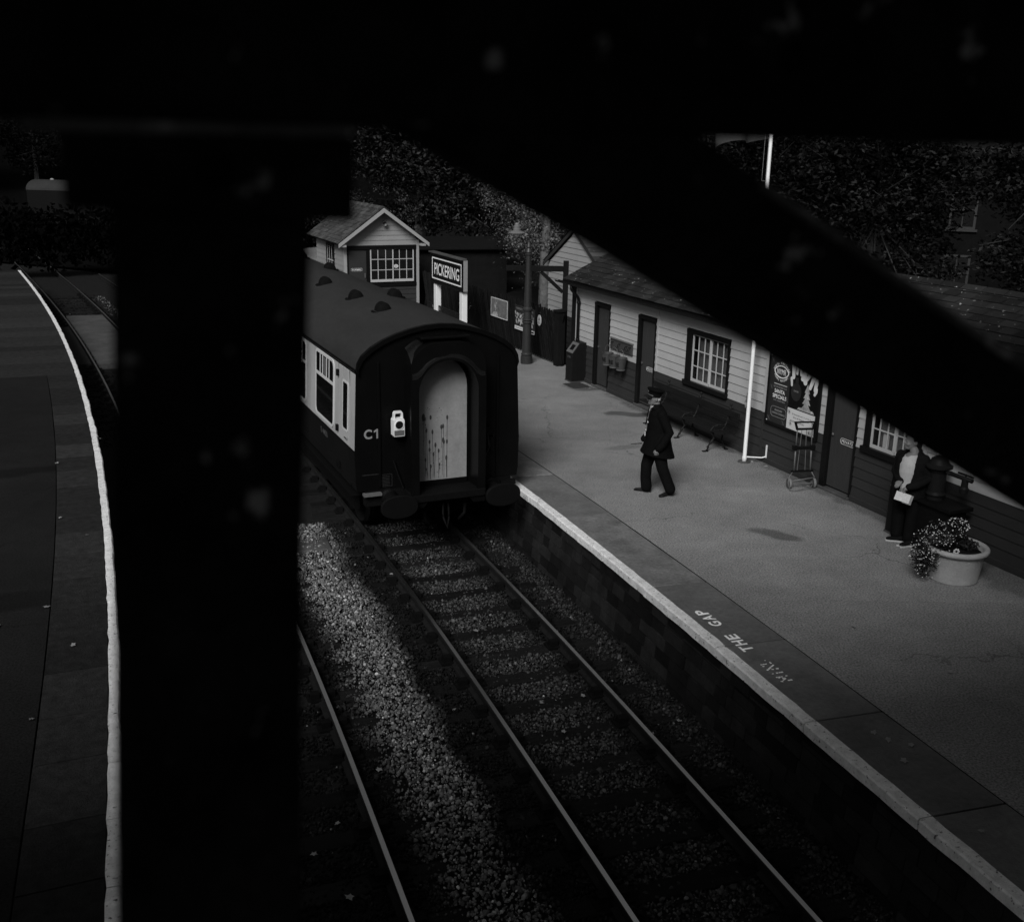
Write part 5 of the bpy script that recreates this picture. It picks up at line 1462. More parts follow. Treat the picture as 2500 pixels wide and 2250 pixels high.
def hand(q, wrist, d, palm_n, r=1.0, curl=.5):
    """palm, five fingers of unequal length bent at the knuckles, thumb from the side"""
    d = Vector(d).normalized(); nn = Vector(palm_n).normalized(); x = d.cross(nn).normalized(); w = Vector(wrist)
    q.tube([w, w + d * .035, w + d * .075], [.020, .034, .036], 10, flat=.45)
    for i, (o_, L) in enumerate(((-.028, .066), (-.0095, .076), (.0095, .070), (.027, .054))):
        p = w + d * .075 + x * o_; pts = [p - d * .02, p]
        a = 0
        for k, fr in enumerate((.45, .3, .25)):
            a += curl * (.5, .9, .7)[k]; p = p + (d * math.cos(a) + nn * math.sin(a)) * L * fr; pts.append(p)
        limb(q, pts, [.0095, .0095, .0085, .0075, .006], 8)
    p = w + d * .025 - x * .028
    limb(q, [p, p - x * .022 + d * .022 + nn * .008, p - x * .024 + d * .052 + nn * .02], [.012, .0105, .008], 8)
hand(q, (.0, -.27, .86), (-.25, 0, -1), (0, 1, 0), curl=.6); hand(q, (-.17, .27, .86), (-.35, 0, -1), (0, -1, 0), curl=1.1)
body = blob("body", q, 'skin', man, .0075, 2, .4)
# grey hair round the back and sides
q = MB(); q.ell((-.050, 0, 1.68), (.092, .082, .075)); q.ell((-.005, 0, 1.635), (.042, .066, .042))
h_ = blob("hair", q, 'hair_grey', man, .010, 2)
# trousers
q = MB()
q.loft([(.0, 0, .80, .125, .175, 0), (.0, 0, .98, .13, .18, 0), (.0, 0, 1.05, .12, .175, 0)])
limb(q, [(-.02, .09, .88), (-.125, .10, .48), (-.125, .115, .26), (-.105, .12, .10)], [.125, .098, .092, .095]); limb(q, [(.03, -.09, .88), (.11, -.11, .50), (.20, -.105, .28), (.265, -.10, .13)], [.125, .098, .092, .092])
blob("trousers", q, 'trousers', man, .014, 4)
# shoes: front one flat, rear one rolling onto its toe
def shoe(name, heel, toe, lift=0.0):
    heel = Vector(heel); toe = Vector(toe); d = (toe - heel); L = d.length; d.normalize(); s_ = Vector((-d.y, d.x, 0)).normalized(); up = s_.cross(d) * -1
    if up.z < 0: up = -up
    q = MB(); rings = [(0, .032, .055), (.03, .038, .075), (.10, .036, .075), (.16, .040, .060), (.22, .047, .045), (.27, .042, .036), (.295, .022, .020)]
    k = L / .295; v = []; n = 14
    for (a, w, h) in rings:
        for j in range(n):
            t = 2 * math.pi * j / n; v.append(heel + d * (a * k) + s_ * (w * math.cos(t)) + up * (h / 2 + h / 2 * math.copysign(abs(math.sin(t)) ** .7, math.sin(t))))
    q.add(v, [(i * n + j, i * n + (j + 1) % n, (i + 1) * n + (j + 1) % n, (i + 1) * n + j) for i in range(len(rings) - 1) for j in range(n)] + [tuple(range(n))[::-1], tuple(range((len(rings) - 1) * n, len(rings) * n))])
    return q
shoe("shoe", (-.025, .11, .004), (-.30, .22, .004)).build("shoe", 'leather', man, smooth=True)
shoe("shoe", (.325, .01, .012), (.085, -.155, .002)).build("shoe", 'leather', man, smooth=True)
# long open coat with flared hem, sleeves
q = MB()
q.loft([(.03, 0, .70, .295, .275, 0, -.16), (.03, 0, .80, .255, .27, 0, -.12), (.03, 0, .95, .215, .262, 0, -.03), (.02, 0, 1.12, .185, .245, 0), (.01, 0, 1.28, .165, .238, 0), (.012, 0, 1.40, .140, .225, 0), (.012, 0, 1.46, .105, .155, 0), (.005, 0, 1.505, .082, .088, 0), (.0, 0, 1.525, .078, .078, 0)], 28)
limb(q, [(.04, -.20, 1.415), (.17, -.265, 1.13), (.06, -.285, .93), (.01, -.28, .875)], [.083, .078, .068, .064]); limb(q, [(.0, .20, 1.415), (.03, .265, 1.13), (-.12, .28, .93), (-.165, .275, .89)], [.083, .075, .066, .062])
coat = blob("coat", q, 'uniform', man, .012, 3)
q = MB().loft([(-.03, 0, 1.47, .10, .115, 0), (-.015, 0, 1.56, .070, .080, 0)], 20); blob("collar", q, 'uniform', man, .012, 2)
MB().prism([(-.042, 1.50), (.042, 1.50), (.012, 1.40), (-.012, 1.40)], -.004, .004, lambda a, b, d: (-.118 - .25 * (1.50 - b) + d, a, b + .035)).build("shirt_front", 'shirt', man)
q = MB(); q.loft([(-.055, 0, 1.49, .072, .066, 0, .45), (-.055, 0, 1.545, .066, .060, 0, .45)], 20); q.build("shirt_collar", 'shirt', man, smooth=True)
MB().tube([(-.142, 0, 1.50), (-.168, 0, 1.38), (-.185, 0, 1.2)], [.016, .020, .024], 8, flat=.4).build("tie", 'uniform', man)
MB().box(-.176, -.165, -.125, -.085, 1.265, 1.285).build("name_badge", 'panel_white', man); MB().tube([(-.155, -.06, 1.40), (-.182, -.075, 1.2), (-.196, -.08, 1.10)], .003, 5).build("lanyard", 'letter_dim', man); MB().box(-.210, -.200, -.11, -.065, 1.04, 1.10).box(-.2, -.19, -.1, -.085, 1.13, 1.15).build("pass", 'panel_white', man)
# peaked cap, crown raised at the front
q = MB(); Tm = Matrix.Translation((-.065, 0, 1.712)) @ Matrix.Rotation(R(13), 4, 'Y')
c1 = MB().lathe([(.102, -.03), (.104, .025), (.13, .06), (.142, .075), (.135, .088), (.05, .095), (0, .096)], 28, (0, 0, 0), sx=1.05, sy=.93)
q.add([Tm @ Vector(p) for p in c1.V], c1.F)
cp = q.build("cap", 'uniform', man, smooth=False)
q = MB(); n = 12; v = []
for k, (r, z) in enumerate(((.100, -.02), (.172, -.055), (.172, -.060), (.100, -.026))):
    for i in range(n + 1):
        a = R(115 + 130 * i / n); v.append(Tm @ Vector((r * 1.03 * math.cos(a), r * .9 * math.sin(a), z)))
q.add(v, [(k * (n + 1) + i, k * (n + 1) + i + 1, ((k + 1) % 4) * (n + 1) + i + 1, ((k + 1) % 4) * (n + 1) + i) for k in range(4) for i in range(n)])
q.build("peak", 'leather', cp)
q = MB(); q.ell(Tm @ Vector((-.115, 0, .03)), (.008, .022, .018)); q.build("cap_badge", 'steel', cp)
MB().tube([Tm @ Vector((.107 * math.cos(R(a)), .097 * math.sin(R(a)), -.015)) for a in range(110, 251, 10)], .006, 6).build("cap_band", 'steel', cp)
q = MB()
for sy in (-1, 1): q.ring([(-.035 * sy + .024 * math.cos(R(t)), .018 * math.sin(R(t))) for t in range(0, 360, 30)], [(-.035 * sy + .020 * math.cos(R(t)), .014 * math.sin(R(t))) for t in range(0, 360, 30)], -.003, .003, lambda a, b, d: (-.176 + d, a, 1.662 + b)); q.tube([(-.174, sy * .058, 1.665), (-.05, sy * .083, 1.668)], .003, 5)
q.build("glasses", 'iron', man)
wd = thing("flag_stick", "thin dark stick held low in front of the uniformed man", "stick", (2.373 - .19, 16.69 + .255, .815), 0)
MB().tube([(.12, 0, .0), (0, 0, .0), (-.20, -.02, -.012)], [.010, .008, .005], 6).build("stick", 'iron', wd)

# the waiting woman, turned towards the track, face in profile to the left
wom = thing("person", "woman in dark jacket and white top holding leaflets by the building", "person", (5.80, 14.66, 0), 0)
q = MB()
q.ell((-.01, 0, 1.545), (.095, .078, .115)); q.ell((-.035, 0, 1.50), (.075, .066, .078)); q.ell((-.055, -.0, 1.452), (.05, .046, .034))
q.ell((-.112, 0, 1.522), (.024, .014, .020), Matrix.Rotation(R(-25), 3, 'Y')); q.ell((-.100, 0, 1.55), (.02, .012, .028)); q.ell((-.095, 0, 1.482), (.016, .025, .011)); q.ell((-.090, 0, 1.457), (.022, .024, .017))
for sy in (-1, 1): q.ell((-.092, sy * .032, 1.552), (.015, .020, .012)); q.ell((.02, sy * .078, 1.528), (.022, .013, .032)); q.ell((-.075, sy * .045, 1.51), (.032, .024, .03))
limb(q, [(.01, 0, 1.47), (.03, -.02, 1.40), (.04, -.02, 1.33)], [.058, .062, .08])
q.loft([(.04, 0, .85, .15, .19, -50), (.04, 0, 1.0, .145, .19, -50), (.03, 0, 1.2, .15, .20, -50), (.03, 0, 1.30, .12, .19, -50), (.03, 0, 1.37, .07, .11, -50)])
# right arm (farther from us) crosses the waist, left arm hangs bent with the leaflets
limb(q, [(-.10, .14, 1.29), (-.14, .10, 1.05), (-.16, -.10, .96)], [.055, .045, .032]); limb(q, [(.16, -.13, 1.29), (.24, -.20, 1.03), (-.02, -.27, .955), (-.13, -.27, .90)], [.055, .048, .038, .031])
hand(q, (-.135, -.255, .915), (-.25, -.05, -1), (.4, .9, 0), curl=.35); hand(q, (-.15, -.16, .985), (-.6, -.3, -.35), (.2, .5, -.9), curl=.7)
limb(q, [(-.02, .08, .88), (-.04, .09, .45), (-.05, .04, .08)], [.10, .07, .045]); limb(q, [(.10, -.06, .88), (.10, -.08, .45), (.06, -.13, .08)], [.10, .07, .045])
blob("body", q, 'skin', wom, .0075, 2, .4)
q = MB(); q.ell((.03, 0, 1.575), (.098, .088, .10)); q.ell((.075, 0, 1.52), (.062, .075, .085)); q.ell((.085, 0, 1.43), (.045, .05, .10)); q.ell((.0, 0, 1.63), (.075, .072, .035))
blob("hair", q, 'hair', wom, .010, 2)
q = MB(); q.loft([(.03, -.01, .86, .185, .215, -50), (.03, -.01, .98, .178, .21, -50), (.02, -.02, 1.12, .185, .205, -50), (.02, -.015, 1.22, .178, .20, -50), (.025, -.005, 1.31, .132, .18, -50), (.035, -.015, 1.358, .092, .11, -50)], 28)
blob("top", q, 'shirt', wom, .012, 3)
# open jacket: back, sides and two fronts, leaving the top showing
q = MB(); n = 30; v = []
zs = [(.72, .225, .265), (.86, .222, .260), (1.0, .215, .250), (1.15, .212, .242), (1.27, .195, .235), (1.35, .13, .18), (1.40, .095, .115), (1.425, .10, .115)]
gap = [10, 12, 17, 22, 25, 30, 44, 56]
for (z, a_, b_), gp in zip(zs, gap):
    for k in (0, 1):
        for i in range(n + 1):
            t = R(gp + (360 - 2 * gp) * i / n); e = 1 - .085 * k
            x, y = a_ * e * math.cos(t), b_ * e * math.sin(t); ro = R(-130 + 0)
            v.append((.035 + x * math.cos(ro) - y * math.sin(ro), x * math.sin(ro) + y * math.cos(ro) - .0, z))
m_ = n + 1; f_ = []
for l in range(len(zs) - 1):
    o0, o1 = l * 2 * m_, (l + 1) * 2 * m_
    for i in range(n):
        f_.append((o0 + i, o0 + i + 1, o1 + i + 1, o1 + i)); f_.append((o0 + m_ + i, o1 + m_ + i, o1 + m_ + i + 1, o0 + m_ + i + 1))
    f_.append((o0, o1, o1 + m_, o0 + m_)); f_.append((o0 + n, o0 + m_ + n, o1 + m_ + n, o1 + n))
for i in range(n): f_.append((i, m_ + i, m_ + i + 1, i + 1)); k = (len(zs) - 1) * 2 * m_; f_.append((k + i, k + i + 1, k + m_ + i + 1, k + m_ + i))
q.add(v, f_)
limb(q, [(.155, -.12, 1.30), (.245, -.20, 1.04), (.02, -.29, .965), (-.085, -.28, .935)], [.080, .078, .062, .052]); limb(q, [(-.09, .14, 1.30), (-.15, .11, 1.06), (-.155, -.06, .985), (-.15, -.12, .98)], [.078, .070, .058, .05])
q.ell((.10, .05, 1.40), (.075, .10, .055), Matrix.Rotation(R(20), 3, 'Y'))
blob("jacket", q, 'jacket', wom, .011, 2)
q = MB(); q.loft([(.035, 0, .78, .165, .20, -50), (.035, 0, .95, .165, .20, -50)], 20)
limb(q, [(-.03, .08, .84), (-.045, .09, .45), (-.05, .05, .10)], [.120, .100, .090]); limb(q, [(.10, -.07, .84), (.10, -.09, .45), (.07, -.12, .10)], [.120, .100, .090])
blob("trousers", q, 'trousers', wom, .014, 4)
for h0, t0 in (((.045, -.03, 0), (-.20, .05, 0)), ((.135, -.17, 0), (-.085, -.235, 0))):
    sq = shoe("shoe", (h0[0], h0[1], .016), (t0[0], t0[1], .016)); so = sq.build("shoe", 'jacket', wom, smooth=True)
    hv, tv = Vector(h0), Vector(t0); d = (tv - hv).normalized(); s_ = Vector((-d.y, d.x, 0)); L = (tv - hv).length
    ol = []
    for a, w in ((-.008, .02), (.0, .036), (.06, .042), (.12, .042), (.2, .052), (.26, .046), (L + .008, .018)): ol.append((a, w))
    pts = [hv + d * a + s_ * w for a, w in ol] + [hv + d * a - s_ * w for a, w in ol[::-1]]
    MB().prism([(p.x, p.y) for p in pts], .001, .019, XY).build("sole", 'sole', so)
lf = thing("leaflets", "white printed leaflets held in the waiting woman's lowered hand", "leaflet", (5.80 - .165, 14.66 - .285, .78), 0)
rm = Matrix.Rotation(R(14), 4, 'Y') @ Matrix.Rotation(R(-18), 4, 'Z')
def sheet(x0, x1, z0, z1, y): 
    q = MB().box(x0, x1, y, y + .003, z0, z1); q.V = [tuple(rm @ Vector(p)) for p in q.V]; return q
sheet(-.10, .11, -.06, .07, .0).build("front_leaflet", 'paper', lf); sheet(.02, .145, -.075, .065, .006).build("back_leaflet", 'letter', lf)

# ------------------------------------------------------------------ small ground things
dc = thing("drain_cover", "dark rectangular cover in the asphalt before the far litter bin", "drain cover", (1.55, 25.15, .004), -65)
q = MB()
for i in range(9): q.box(-.26 + i * .06, -.22 + i * .06, -.2, .2, 0, .006)
q.ring(rect(-.29, .29, -.23, .23), rect(-.27, .27, -.21, .21), 0, .008, XY); q.build("grid", 'drain', dc)
def leaf(size):
    q = MB(); pts = []
    for t in range(0, 360, 24):
        r = size * (1 + .45 * math.cos(R(5 * t)) * (1 if t % 48 else .6)) * .7; pts.append((r * math.cos(R(t)), r * math.sin(R(t)), .008 + .012 * random.random()))
    q.add(pts + [(0, 0, .014)], [(i, (i + 1) % 15, 15) for i in range(15)]); return q
def drop(p, size, label, group): 
    o = leaf(size).build("fallen_leaf", 'leafpale', None, smooth=True); o.location = p; o.rotation_euler = (random.uniform(-.2, .2), random.uniform(-.2, .2), random.uniform(0, 6)); tag(o, label, "leaf", group)
lr = random.Random(9)
for i in range(46):
    x = lr.uniform(.9, 13.5); y = -.12 - abs(lr.gauss(0, .14)); p = B(x, y, .004)
    drop(p, lr.uniform(.018, .042), "small dry leaf among the litter gathered along the foot of the building", "dry leaves along the building foot")
for (t, s) in ((7.9, 9.5), (6.55, 7.4), (6.6, 7.25), (6.75, 7.1), (6.5, 6.9), (6.4, 5.8), (8.2, 8.2)):
    drop(W(t, s, .008), lr.uniform(.03, .05), "pale dry leaf lying on the dark near end of the right platform", "dry leaves on the right platform")
for (t, s) in ((-1.5, 19.5), (-1.3, 13), (-1.8, 12.6), (-1.27, 10.2), (-.9, 15.5), (-.95, 11.8), (-1.3, 16.4), (-.8, 21)):
    drop(W(t, s, .01), lr.uniform(.03, .055), "pale dry leaf lying on the dark left platform", "dry leaves on the left platform")
for (t, s) in ((4.0, 12.9), (4.15, 12.75), (2.45, 14.6), (2.2, 14.35), (3.5, 15.1), (4.85, 10.6), (5.7, 9.7), (4.3, 9.9), (1.5, 9.0), (1.2, 8.6), (1.4, 7.9), (2.1, 9.8), (1.0, 9.6), (.9, 8.1), (1.35, 10.9), (3.0, 8.8)):
    drop(W(t, s, -.985), lr.uniform(.03, .055), "pale dry leaf lying among the track ballast", "dry leaves on the ballast")

# ------------------------------------------------------------------ trees, hillside, house, far coach
def tree(name, label, x, y, h, lobes, trunk_r, leafmat, n, size, seed, bark='bark', droop=0.0, lean=0.0):
    root = thing(name, label, "tree", (x, y, 0), 0, None)
    g_ = np.random.default_rng(seed); q = MB()
    top = Vector((lean, 0, h * .72))
    pts = [Vector((0, 0, -.2)), Vector((lean * .2, .05, h * .25)), Vector((lean * .6, -.05, h * .5)), top]
    q.tube(pts, [trunk_r, trunk_r * .8, trunk_r * .55, trunk_r * .25], 9)
    for L in lobes:
        st = pts[1].lerp(pts[3], float(g_.uniform(.0, .7))); en = Vector(L[:3])
        mid = st.lerp(en, .5) + Vector((0, 0, .15 * h * .1)); q.tube([st, mid, en], [trunk_r * .4, trunk_r * .25, trunk_r * .06], 6)
        for k in range(4):
            e2 = en + Vector(g_.normal(size=3)) * max(L[3:6]) * .6; q.tube([mid, mid.lerp(e2, .6), e2], [trunk_r * .14, trunk_r * .09, trunk_r * .03], 5)
    q.build("trunk", bark, root)
    # foliage: leaf-sized faces gathered in twig clusters through every lobe
    vol = np.array([L[3] * L[4] * L[5] for L in lobes]); pr = vol / vol.sum()
    nc = n // 26
    ci = g_.choice(len(lobes), nc, p=pr)
    C = np.array([L[:6] for L in lobes])[ci]
    v = g_.normal(size=(nc, 3)); v /= np.linalg.norm(v, axis=1)[:, None]; r = g_.random(nc) ** .38
    cc = C[:, :3] + v * r[:, None] * C[:, 3:6]
    ct = g_.uniform(.05, .90, nc)
    k = np.repeat(np.arange(nc), 26)
    P = cc[k] + g_.normal(size=(len(k), 3)) * np.array([.20, .20, .13]) * (size / .09)
    if droop: P[:, 2] -= np.abs(g_.normal(size=len(k))) * droop
    a = g_.normal(size=(len(k), 3)); a[:, 2] *= .5; a /= np.linalg.norm(a, axis=1)[:, None]
    b = np.cross(a, g_.normal(size=(len(k), 3)) * np.array([.5, .5, 1])); b /= np.linalg.norm(b, axis=1)[:, None]
    s = g_.uniform(.6, 1.25, len(k))[:, None] * size
    tip = P + a * s; bas = P - a * s
    V = np.stack([tip, P + b * s * .45 + a * s * .1, bas, P - b * s * .45 + a * s * .1], 1).reshape(-1, 3)
    F = np.arange(4 * len(k)).reshape(-1, 4)
    T = np.clip(ct[k] + g_.normal(0, .20, len(k)), 0, 1) ** 2.4
    npmesh("crown", V, F, T, leafmat, root)
    return root
tree("broadleaf_tree", "big dark broadleaf tree rising directly behind the small hut", -4.2, 47, 10,
     [(-2.6, 0, 6.6, 2.0, 2, 1.7), (-.6, .5, 7.2, 2.2, 2, 1.6), (1.6, 0, 5.6, 2.0, 2, 1.5), (0, -.5, 4.6, 2.2, 1.8, 1.2), (2.4, -.3, 4.0, 1.5, 1.6, 1.2), (-1.6, -.6, 5.2, 1.5, 1.5, 1.0), (1.0, -.8, 2.9, 1.3, 1.2, .9), (2.8, 0, 2.4, 1.3, 1.3, 1.0)], .32, 'leaf_dark', 42000, .10, 21)
tree("birch_tree", "lighter small-leaved birch hanging over the fence behind the lamp post", 1.0, 39, 8,
     [(-1.2, 0, 4.7, 1.3, 1.4, 1.3), (.4, 0, 5.2, 1.4, 1.4, 1.4), (1.8, .2, 4.4, 1.4, 1.4, 1.3), (-.6, -.4, 3.3, 1.3, 1.2, 1.0), (1.0, -.4, 3.2, 1.4, 1.2, 1.1), (2.4, 0, 3.0, 1.2, 1.2, 1.0), (-.1, -.7, 2.4, 1.0, .9, .7)], .14, 'leaf_mid', 40000, .045, 22, 'birch', droop=.55)
tree("conifer_tree", "pale feathery conifer at the left behind the roof of the small hut", -9.6, 54, 11,
     [(0, 0, 7.2, 1.4, 1.4, 1.6), (.5, 0, 5.4, 1.9, 1.6, 1.3), (-.6, 0, 4.2, 2.0, 1.6, 1.2), (.4, -.2, 2.8, 2.2, 1.6, 1.1)], .22, 'leaf_pale', 24000, .06, 23, droop=.3)
tree("pale_bush", "pale shrubby tree glimpsed through the gap beneath the dark crown", -4.6, 55, 5,
     [(-1.4, 0, 4.1, 1.6, 1.2, .9), (1.2, 0, 4.0, 1.8, 1.2, .9), (0, 0, 2.5, 2.2, 1.3, 1.0)], .12, 'leaf_mid', 12000, .06, 24)
bt = thing("birch_tree", "mottled pale birch trunk standing just behind the slatted fence end", "tree", (.93, 34.0, 0), 0)
MB().tube([(0, 0, -.1), (.03, 0, 1.2), (.0, 0, 2.4), (.06, 0, 3.6), (.1, 0, 4.6)], [.19, .165, .15, .12, .06], 12).build("trunk", 'birch', bt, smooth=True)
g_ = np.random.default_rng(31)
V, F, T = plant_cloud(5200, lobe_pts([(0, .2, 3.6, .9, .9, .7), (.5, .3, 4.4, .8, .8, .7), (-.7, .4, 4.2, .8, .8, .8), (-.7, .2, 2.9, .55, .6, .55), (.1, .1, 2.7, .4, .4, .4)]), (.03, .055), (.1, .9), 32); npmesh("crown", V, F, T, 'leaf_mid', bt)
for i, (x, y, h, s_) in enumerate(((12.0, 36, 9, 1.0), (17.5, 33, 9, 1.1), (21.5, 37, 10, 1.2), (9.0, 41, 10, 1.1), (5.5, 43, 9, 1.0), (26, 36, 10, 1.2))):
    lab = ["dark leafy tree behind the station roof just right of the flagpole", "dark leafy tree with spreading boughs behind the right end of the roof", "dark leafy tree farther back at the right edge beyond the roof", "dark tall tree behind the flagpole beyond the long building", "dark tree hidden mostly behind the bridge timbers beyond the gabled wing", "dark tree at the far right beyond the house"][i]
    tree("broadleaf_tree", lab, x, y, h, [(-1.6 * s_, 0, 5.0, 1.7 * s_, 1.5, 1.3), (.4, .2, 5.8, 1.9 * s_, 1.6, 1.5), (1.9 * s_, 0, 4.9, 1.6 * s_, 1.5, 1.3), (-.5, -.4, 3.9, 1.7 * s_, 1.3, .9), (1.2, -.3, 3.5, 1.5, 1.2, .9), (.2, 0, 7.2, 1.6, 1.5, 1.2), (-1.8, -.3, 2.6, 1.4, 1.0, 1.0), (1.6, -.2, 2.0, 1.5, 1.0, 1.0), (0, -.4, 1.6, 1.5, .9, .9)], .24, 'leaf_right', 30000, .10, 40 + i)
tree("shrub", "dark shrub against the fence right of the white sign posts", -1.35, 33.2, 1.2, [(0, 0, .75, .30, .25, .25), (.25, 0, .6, .25, .2, .2)], .02, 'leaf_mid', 900, .035, 60)
for i, (x, y) in enumerate(((-40, 104), (-52, 102), (-47, 106), (-31, 104), (-24, 101), (-58, 106))):
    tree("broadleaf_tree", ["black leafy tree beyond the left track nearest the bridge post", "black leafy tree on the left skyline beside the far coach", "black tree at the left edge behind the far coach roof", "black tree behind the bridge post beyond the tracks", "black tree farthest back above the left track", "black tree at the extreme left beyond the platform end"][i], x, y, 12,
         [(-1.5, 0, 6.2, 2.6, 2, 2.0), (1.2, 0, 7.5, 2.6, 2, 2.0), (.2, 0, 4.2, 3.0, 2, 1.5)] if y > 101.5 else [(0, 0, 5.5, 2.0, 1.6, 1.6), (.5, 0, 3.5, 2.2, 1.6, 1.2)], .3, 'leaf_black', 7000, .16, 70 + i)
# wooded hillside closing the view
hv = MB(); nx, ny_ = 60, 14; v = []
for j in range(ny_ + 1):
    for i in range(nx + 1):
        a = R(-75 + 150 * i / nx); d = 108 + 10 * j
        h = 3.2 * j ** 1.15 * (1 + .25 * noise.noise(Vector((i * .25, j * .2, 0)))) - 1.3 + 1.6 * noise.noise(Vector((i * .9, j * .7, 2))) * (j > 0)
        v.append((d * math.sin(a), d * math.cos(a), h))
hv.add(v, [(j * (nx + 1) + i, j * (nx + 1) + i + 1, (j + 1) * (nx + 1) + i + 1, (j + 1) * (nx + 1) + i) for j in range(ny_) for i in range(nx)])
kind(hv.build("hillside", 'hill', smooth=True))
# sandstone house seen through the trees at the right
ho = thing("stone_house", "dark stone house with white sash windows glimpsed through the right trees", "house", (22.0, 45.5, 0), -22)
MB().box(-7, 7, 0, 8, -1, 5.6).build("wall", 'house', ho)
MB().prism([(-.4, 5.6), (8.4, 5.6), (4, 8.6)], -7.3, 7.3, YZ).build("roof", 'roofing', ho)
for x in (-5.4, -2.9, .2, 2.6, 5.2):
    for z in (-.1, 2.6):
        w_ = MB().ring(rect(x - .55, x + .55, z, z + 1.6), rect(x - .45, x + .45, z + .1, z + 1.5), -.05, .02, XZ).box(x - .45, x + .45, -.04, .0, z + .77, z + .83).box(x - .02, x + .02, -.035, 0, z + .1, z + 1.5).box(x - .65, x + .65, -.12, .02, z - .1, z).build("window", 'far_sash', ho)
        MB().box(x - .46, x + .46, -.012, -.004, z + .08, z + 1.52).build("pane", 'glass', w_)
# coach standing far down the line
fc = thing("far_coach", "distant coach with a pale grey roof beyond the end of the left platform", "railway coach", (-33.6, 87.5, ZR), -12)
MB().box(-6, 14, -1.35, 1.35, .9, 2.75).build("body", 'iron', fc)
pr_ = [(1.38 * math.cos(R(a)), 2.72 + .80 * math.sin(R(a))) for a in range(0, 181, 12)]
MB().prism(pr_, -6.02, 14.02, YZ).build("roof", 'coach_roof', fc)
for x in (-4.5, -2, .3, 2.6, 5): MB().ell((x, 0, 3.5), (.18, .14, .13)).build("roof_vent", 'letter', fc)
MB().box(-5.5, 13.5, -1.2, 1.2, .1, .9).build("underframe", 'iron', fc)
for y, x0, x1, z in ((60, -60, -14, 0),):
    hd = MB()
hd = thing("boundary_hedge", "low black hedge bank beyond the left track", "hedge", (-20, 56, 0), 34)
V, F, T = plant_cloud(16000, lobe_pts([(x, 0, .9 + .15 * (k % 3), 2.2, .9, 1.75) for k, x in enumerate(range(-16, 17, 2))]), (.10, .20), (.0, .12), 81); npmesh("foliage", V, F, T, 'leaf_black', hd)  # leaf tones pushed to black so the hedge looks unlit

# ------------------------------------------------------------------ timber footbridge we stand on (local x across the tracks, y forward, z world)
br = thing("footbridge", "black flaking timber footbridge parapet with post and diagonal brace close to the viewer", "footbridge", (0, 0, 0), A20)
E0 = 5.45
def slab(pts, y0, y1): return MB().prism([(a, E0 + b) for a, b in pts], y0, y1, XZ)
MB().box(-2.9, 5.5, .600, .675, E0 + .0125, E0 + .135).build("handrail", 'timber', br, bevel=.004)
MB().box(-2.9, 5.5, .585, .69, E0 + .135, E0 + .165).build("rail_cap", 'timber', br, bevel=.004)
slab([(-.0080, .012), (-.0080, -.045), (-.0400, -.47), (-.10, -1.35), (.0, -1.35), (.0735, -.50), (.0856, -.222), (.0962, -.06), (.0962, .012)], .602, .690).build("post", 'timber', br, bevel=.003)
slab([(-.0285, .0115), (-.0290, -.0315), (.1190, -.0386), (.1200, .0105)], .585, .601).build("cleat", 'timber', br, bevel=.003)
slab([(.155, .0145), (.227, -.0240), (.3082, -.0652), (.405, -.1190), (.4816, -.1605), (.6488, -.2515), (1.35, -.640), (1.35, -.535), (.6271, -.1435), (.5414, -.0965), (.457, -.0492), (.3881, -.0144), (.337, .0145)], .603, .678).build("brace", 'timber', br, bevel=.003)
for px in (1.35, 2.70, 4.05, 5.4, -1.40, -2.8):
    MB().box(px, px + .10, .602, .690, E0 - 1.35, E0 + .012).build("post", 'timber', br)
bw = M("worn timber edge highlight", 0.14, 0.8, 0.8, 22, 0.3, 40, 0.1, spots=(0.42, 19, 0.57))  # worn edge painted paler to include the light it catches
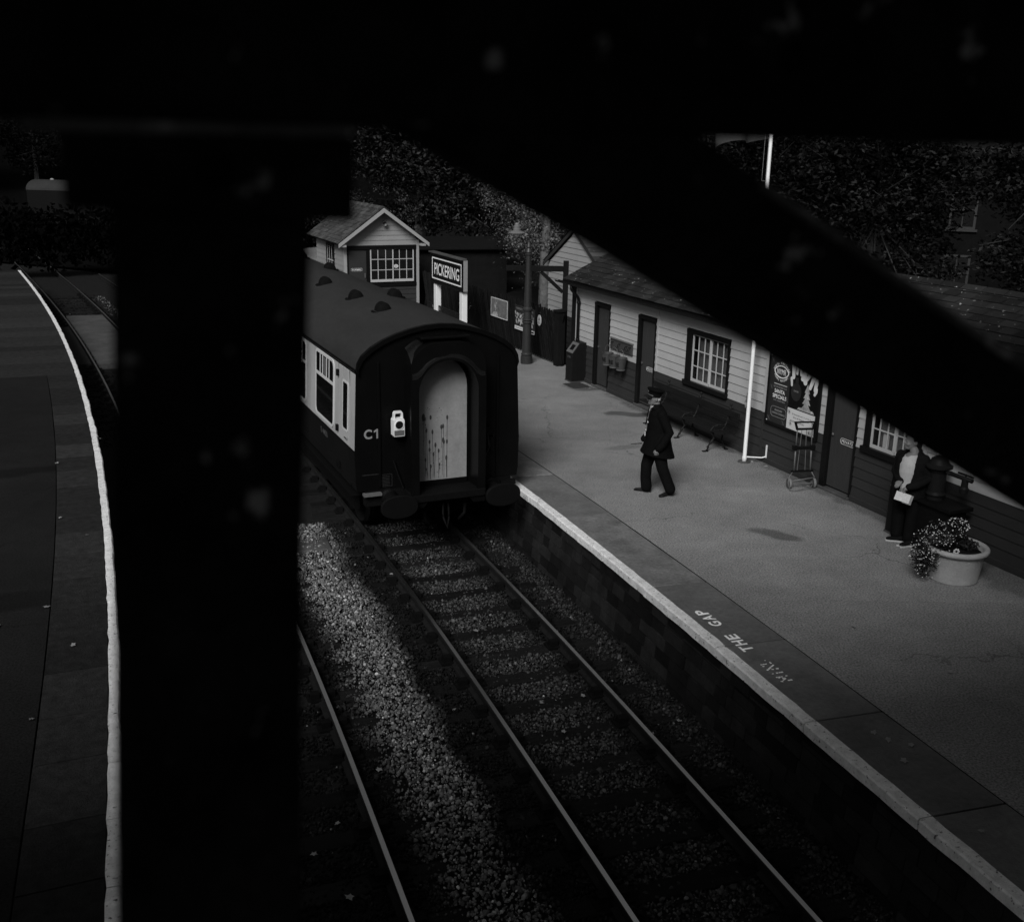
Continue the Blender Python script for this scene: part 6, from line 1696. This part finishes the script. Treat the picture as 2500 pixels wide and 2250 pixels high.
MB().box(-.045, .118, .582, .5845, E0 + .0065, E0 + .0115).build("worn_lit_edge", bw, br)
MB().bar((.385, .6015, E0 - .0165), (.64, .6015, E0 - .1545), .003, .006).build("worn_lit_edge", bw, br)
MB().box(-2.9, 5.5, .610, .670, E0 - 1.30, E0 - 1.16).build("bottom_rail", 'timber', br)
q = MB(); y = -1.35
while y < .72: q.box(-3.6, 12, y, y + .145, E0 - 1.42, E0 - 1.38, random.random()); y += .155
q.build("deck_planks", 'deck', br)
for y in (-1.3, -.3, .60): MB().box(-3.6, 12, y, y + .15, E0 - 1.70, E0 - 1.425).build("deck_beam", 'timber', br)
MB().box(-3.6, 12, -1.45, -1.37, E0 - 1.38, E0 - .9).build("rear_parapet", 'timber', br)
for x in (-2.6, 8.2):
    for y in (-1.2, .5): MB().box(x - .12, x + .12, y - .12, y + .12, 0, E0 - 1.70).build("pier", 'timber', br)
for x, z in ((.045, -.012), (.40, .06), (-.2, .07)): MB().ell((x, .584 if x < .1 else .598, E0 + z), (.009, .004, .009)).build("bolt", 'iron', br)

# unseen roof, canopy and walls added to shade the near ends of the platforms
ts_ = thing("added_shade_roof", "unseen roof added above the footbridge to shade the near platforms", "roof", (0, 0, 0), A20)
MB().box(-14, 20, -6, 3.1, 7.0, 7.12).build("shade_roof_sheeting", 'roofing', ts_)
for s_ in (-5.9, -3, 0, 2.8): MB().box(-14, 20, s_, s_ + .2, 6.72, 6.995).build("shade_roof_beam", 'roofing', ts_)
MB().box(7.2, 19.8, -6, 9.0, 6.30, 6.40).build("added_shade_canopy", 'roofing', ts_)  # canopy added out of view to darken the right platform
for t_ in (9.2, 15.0): MB().box(t_ - .12, t_ + .12, 1.4, 1.64, 0, 6.29).build("added_canopy_column", 'roofing', ts_)
MB().box(-14.2, -13.9, -6, 3.1, -1, 6.99).build("added_shade_wall", 'roofing', ts_)  # walls added with the roof to block light from the sides
MB().box(19.9, 20.2, -6, 3.1, -1, 6.99).build("added_shade_wall", 'roofing', ts_)
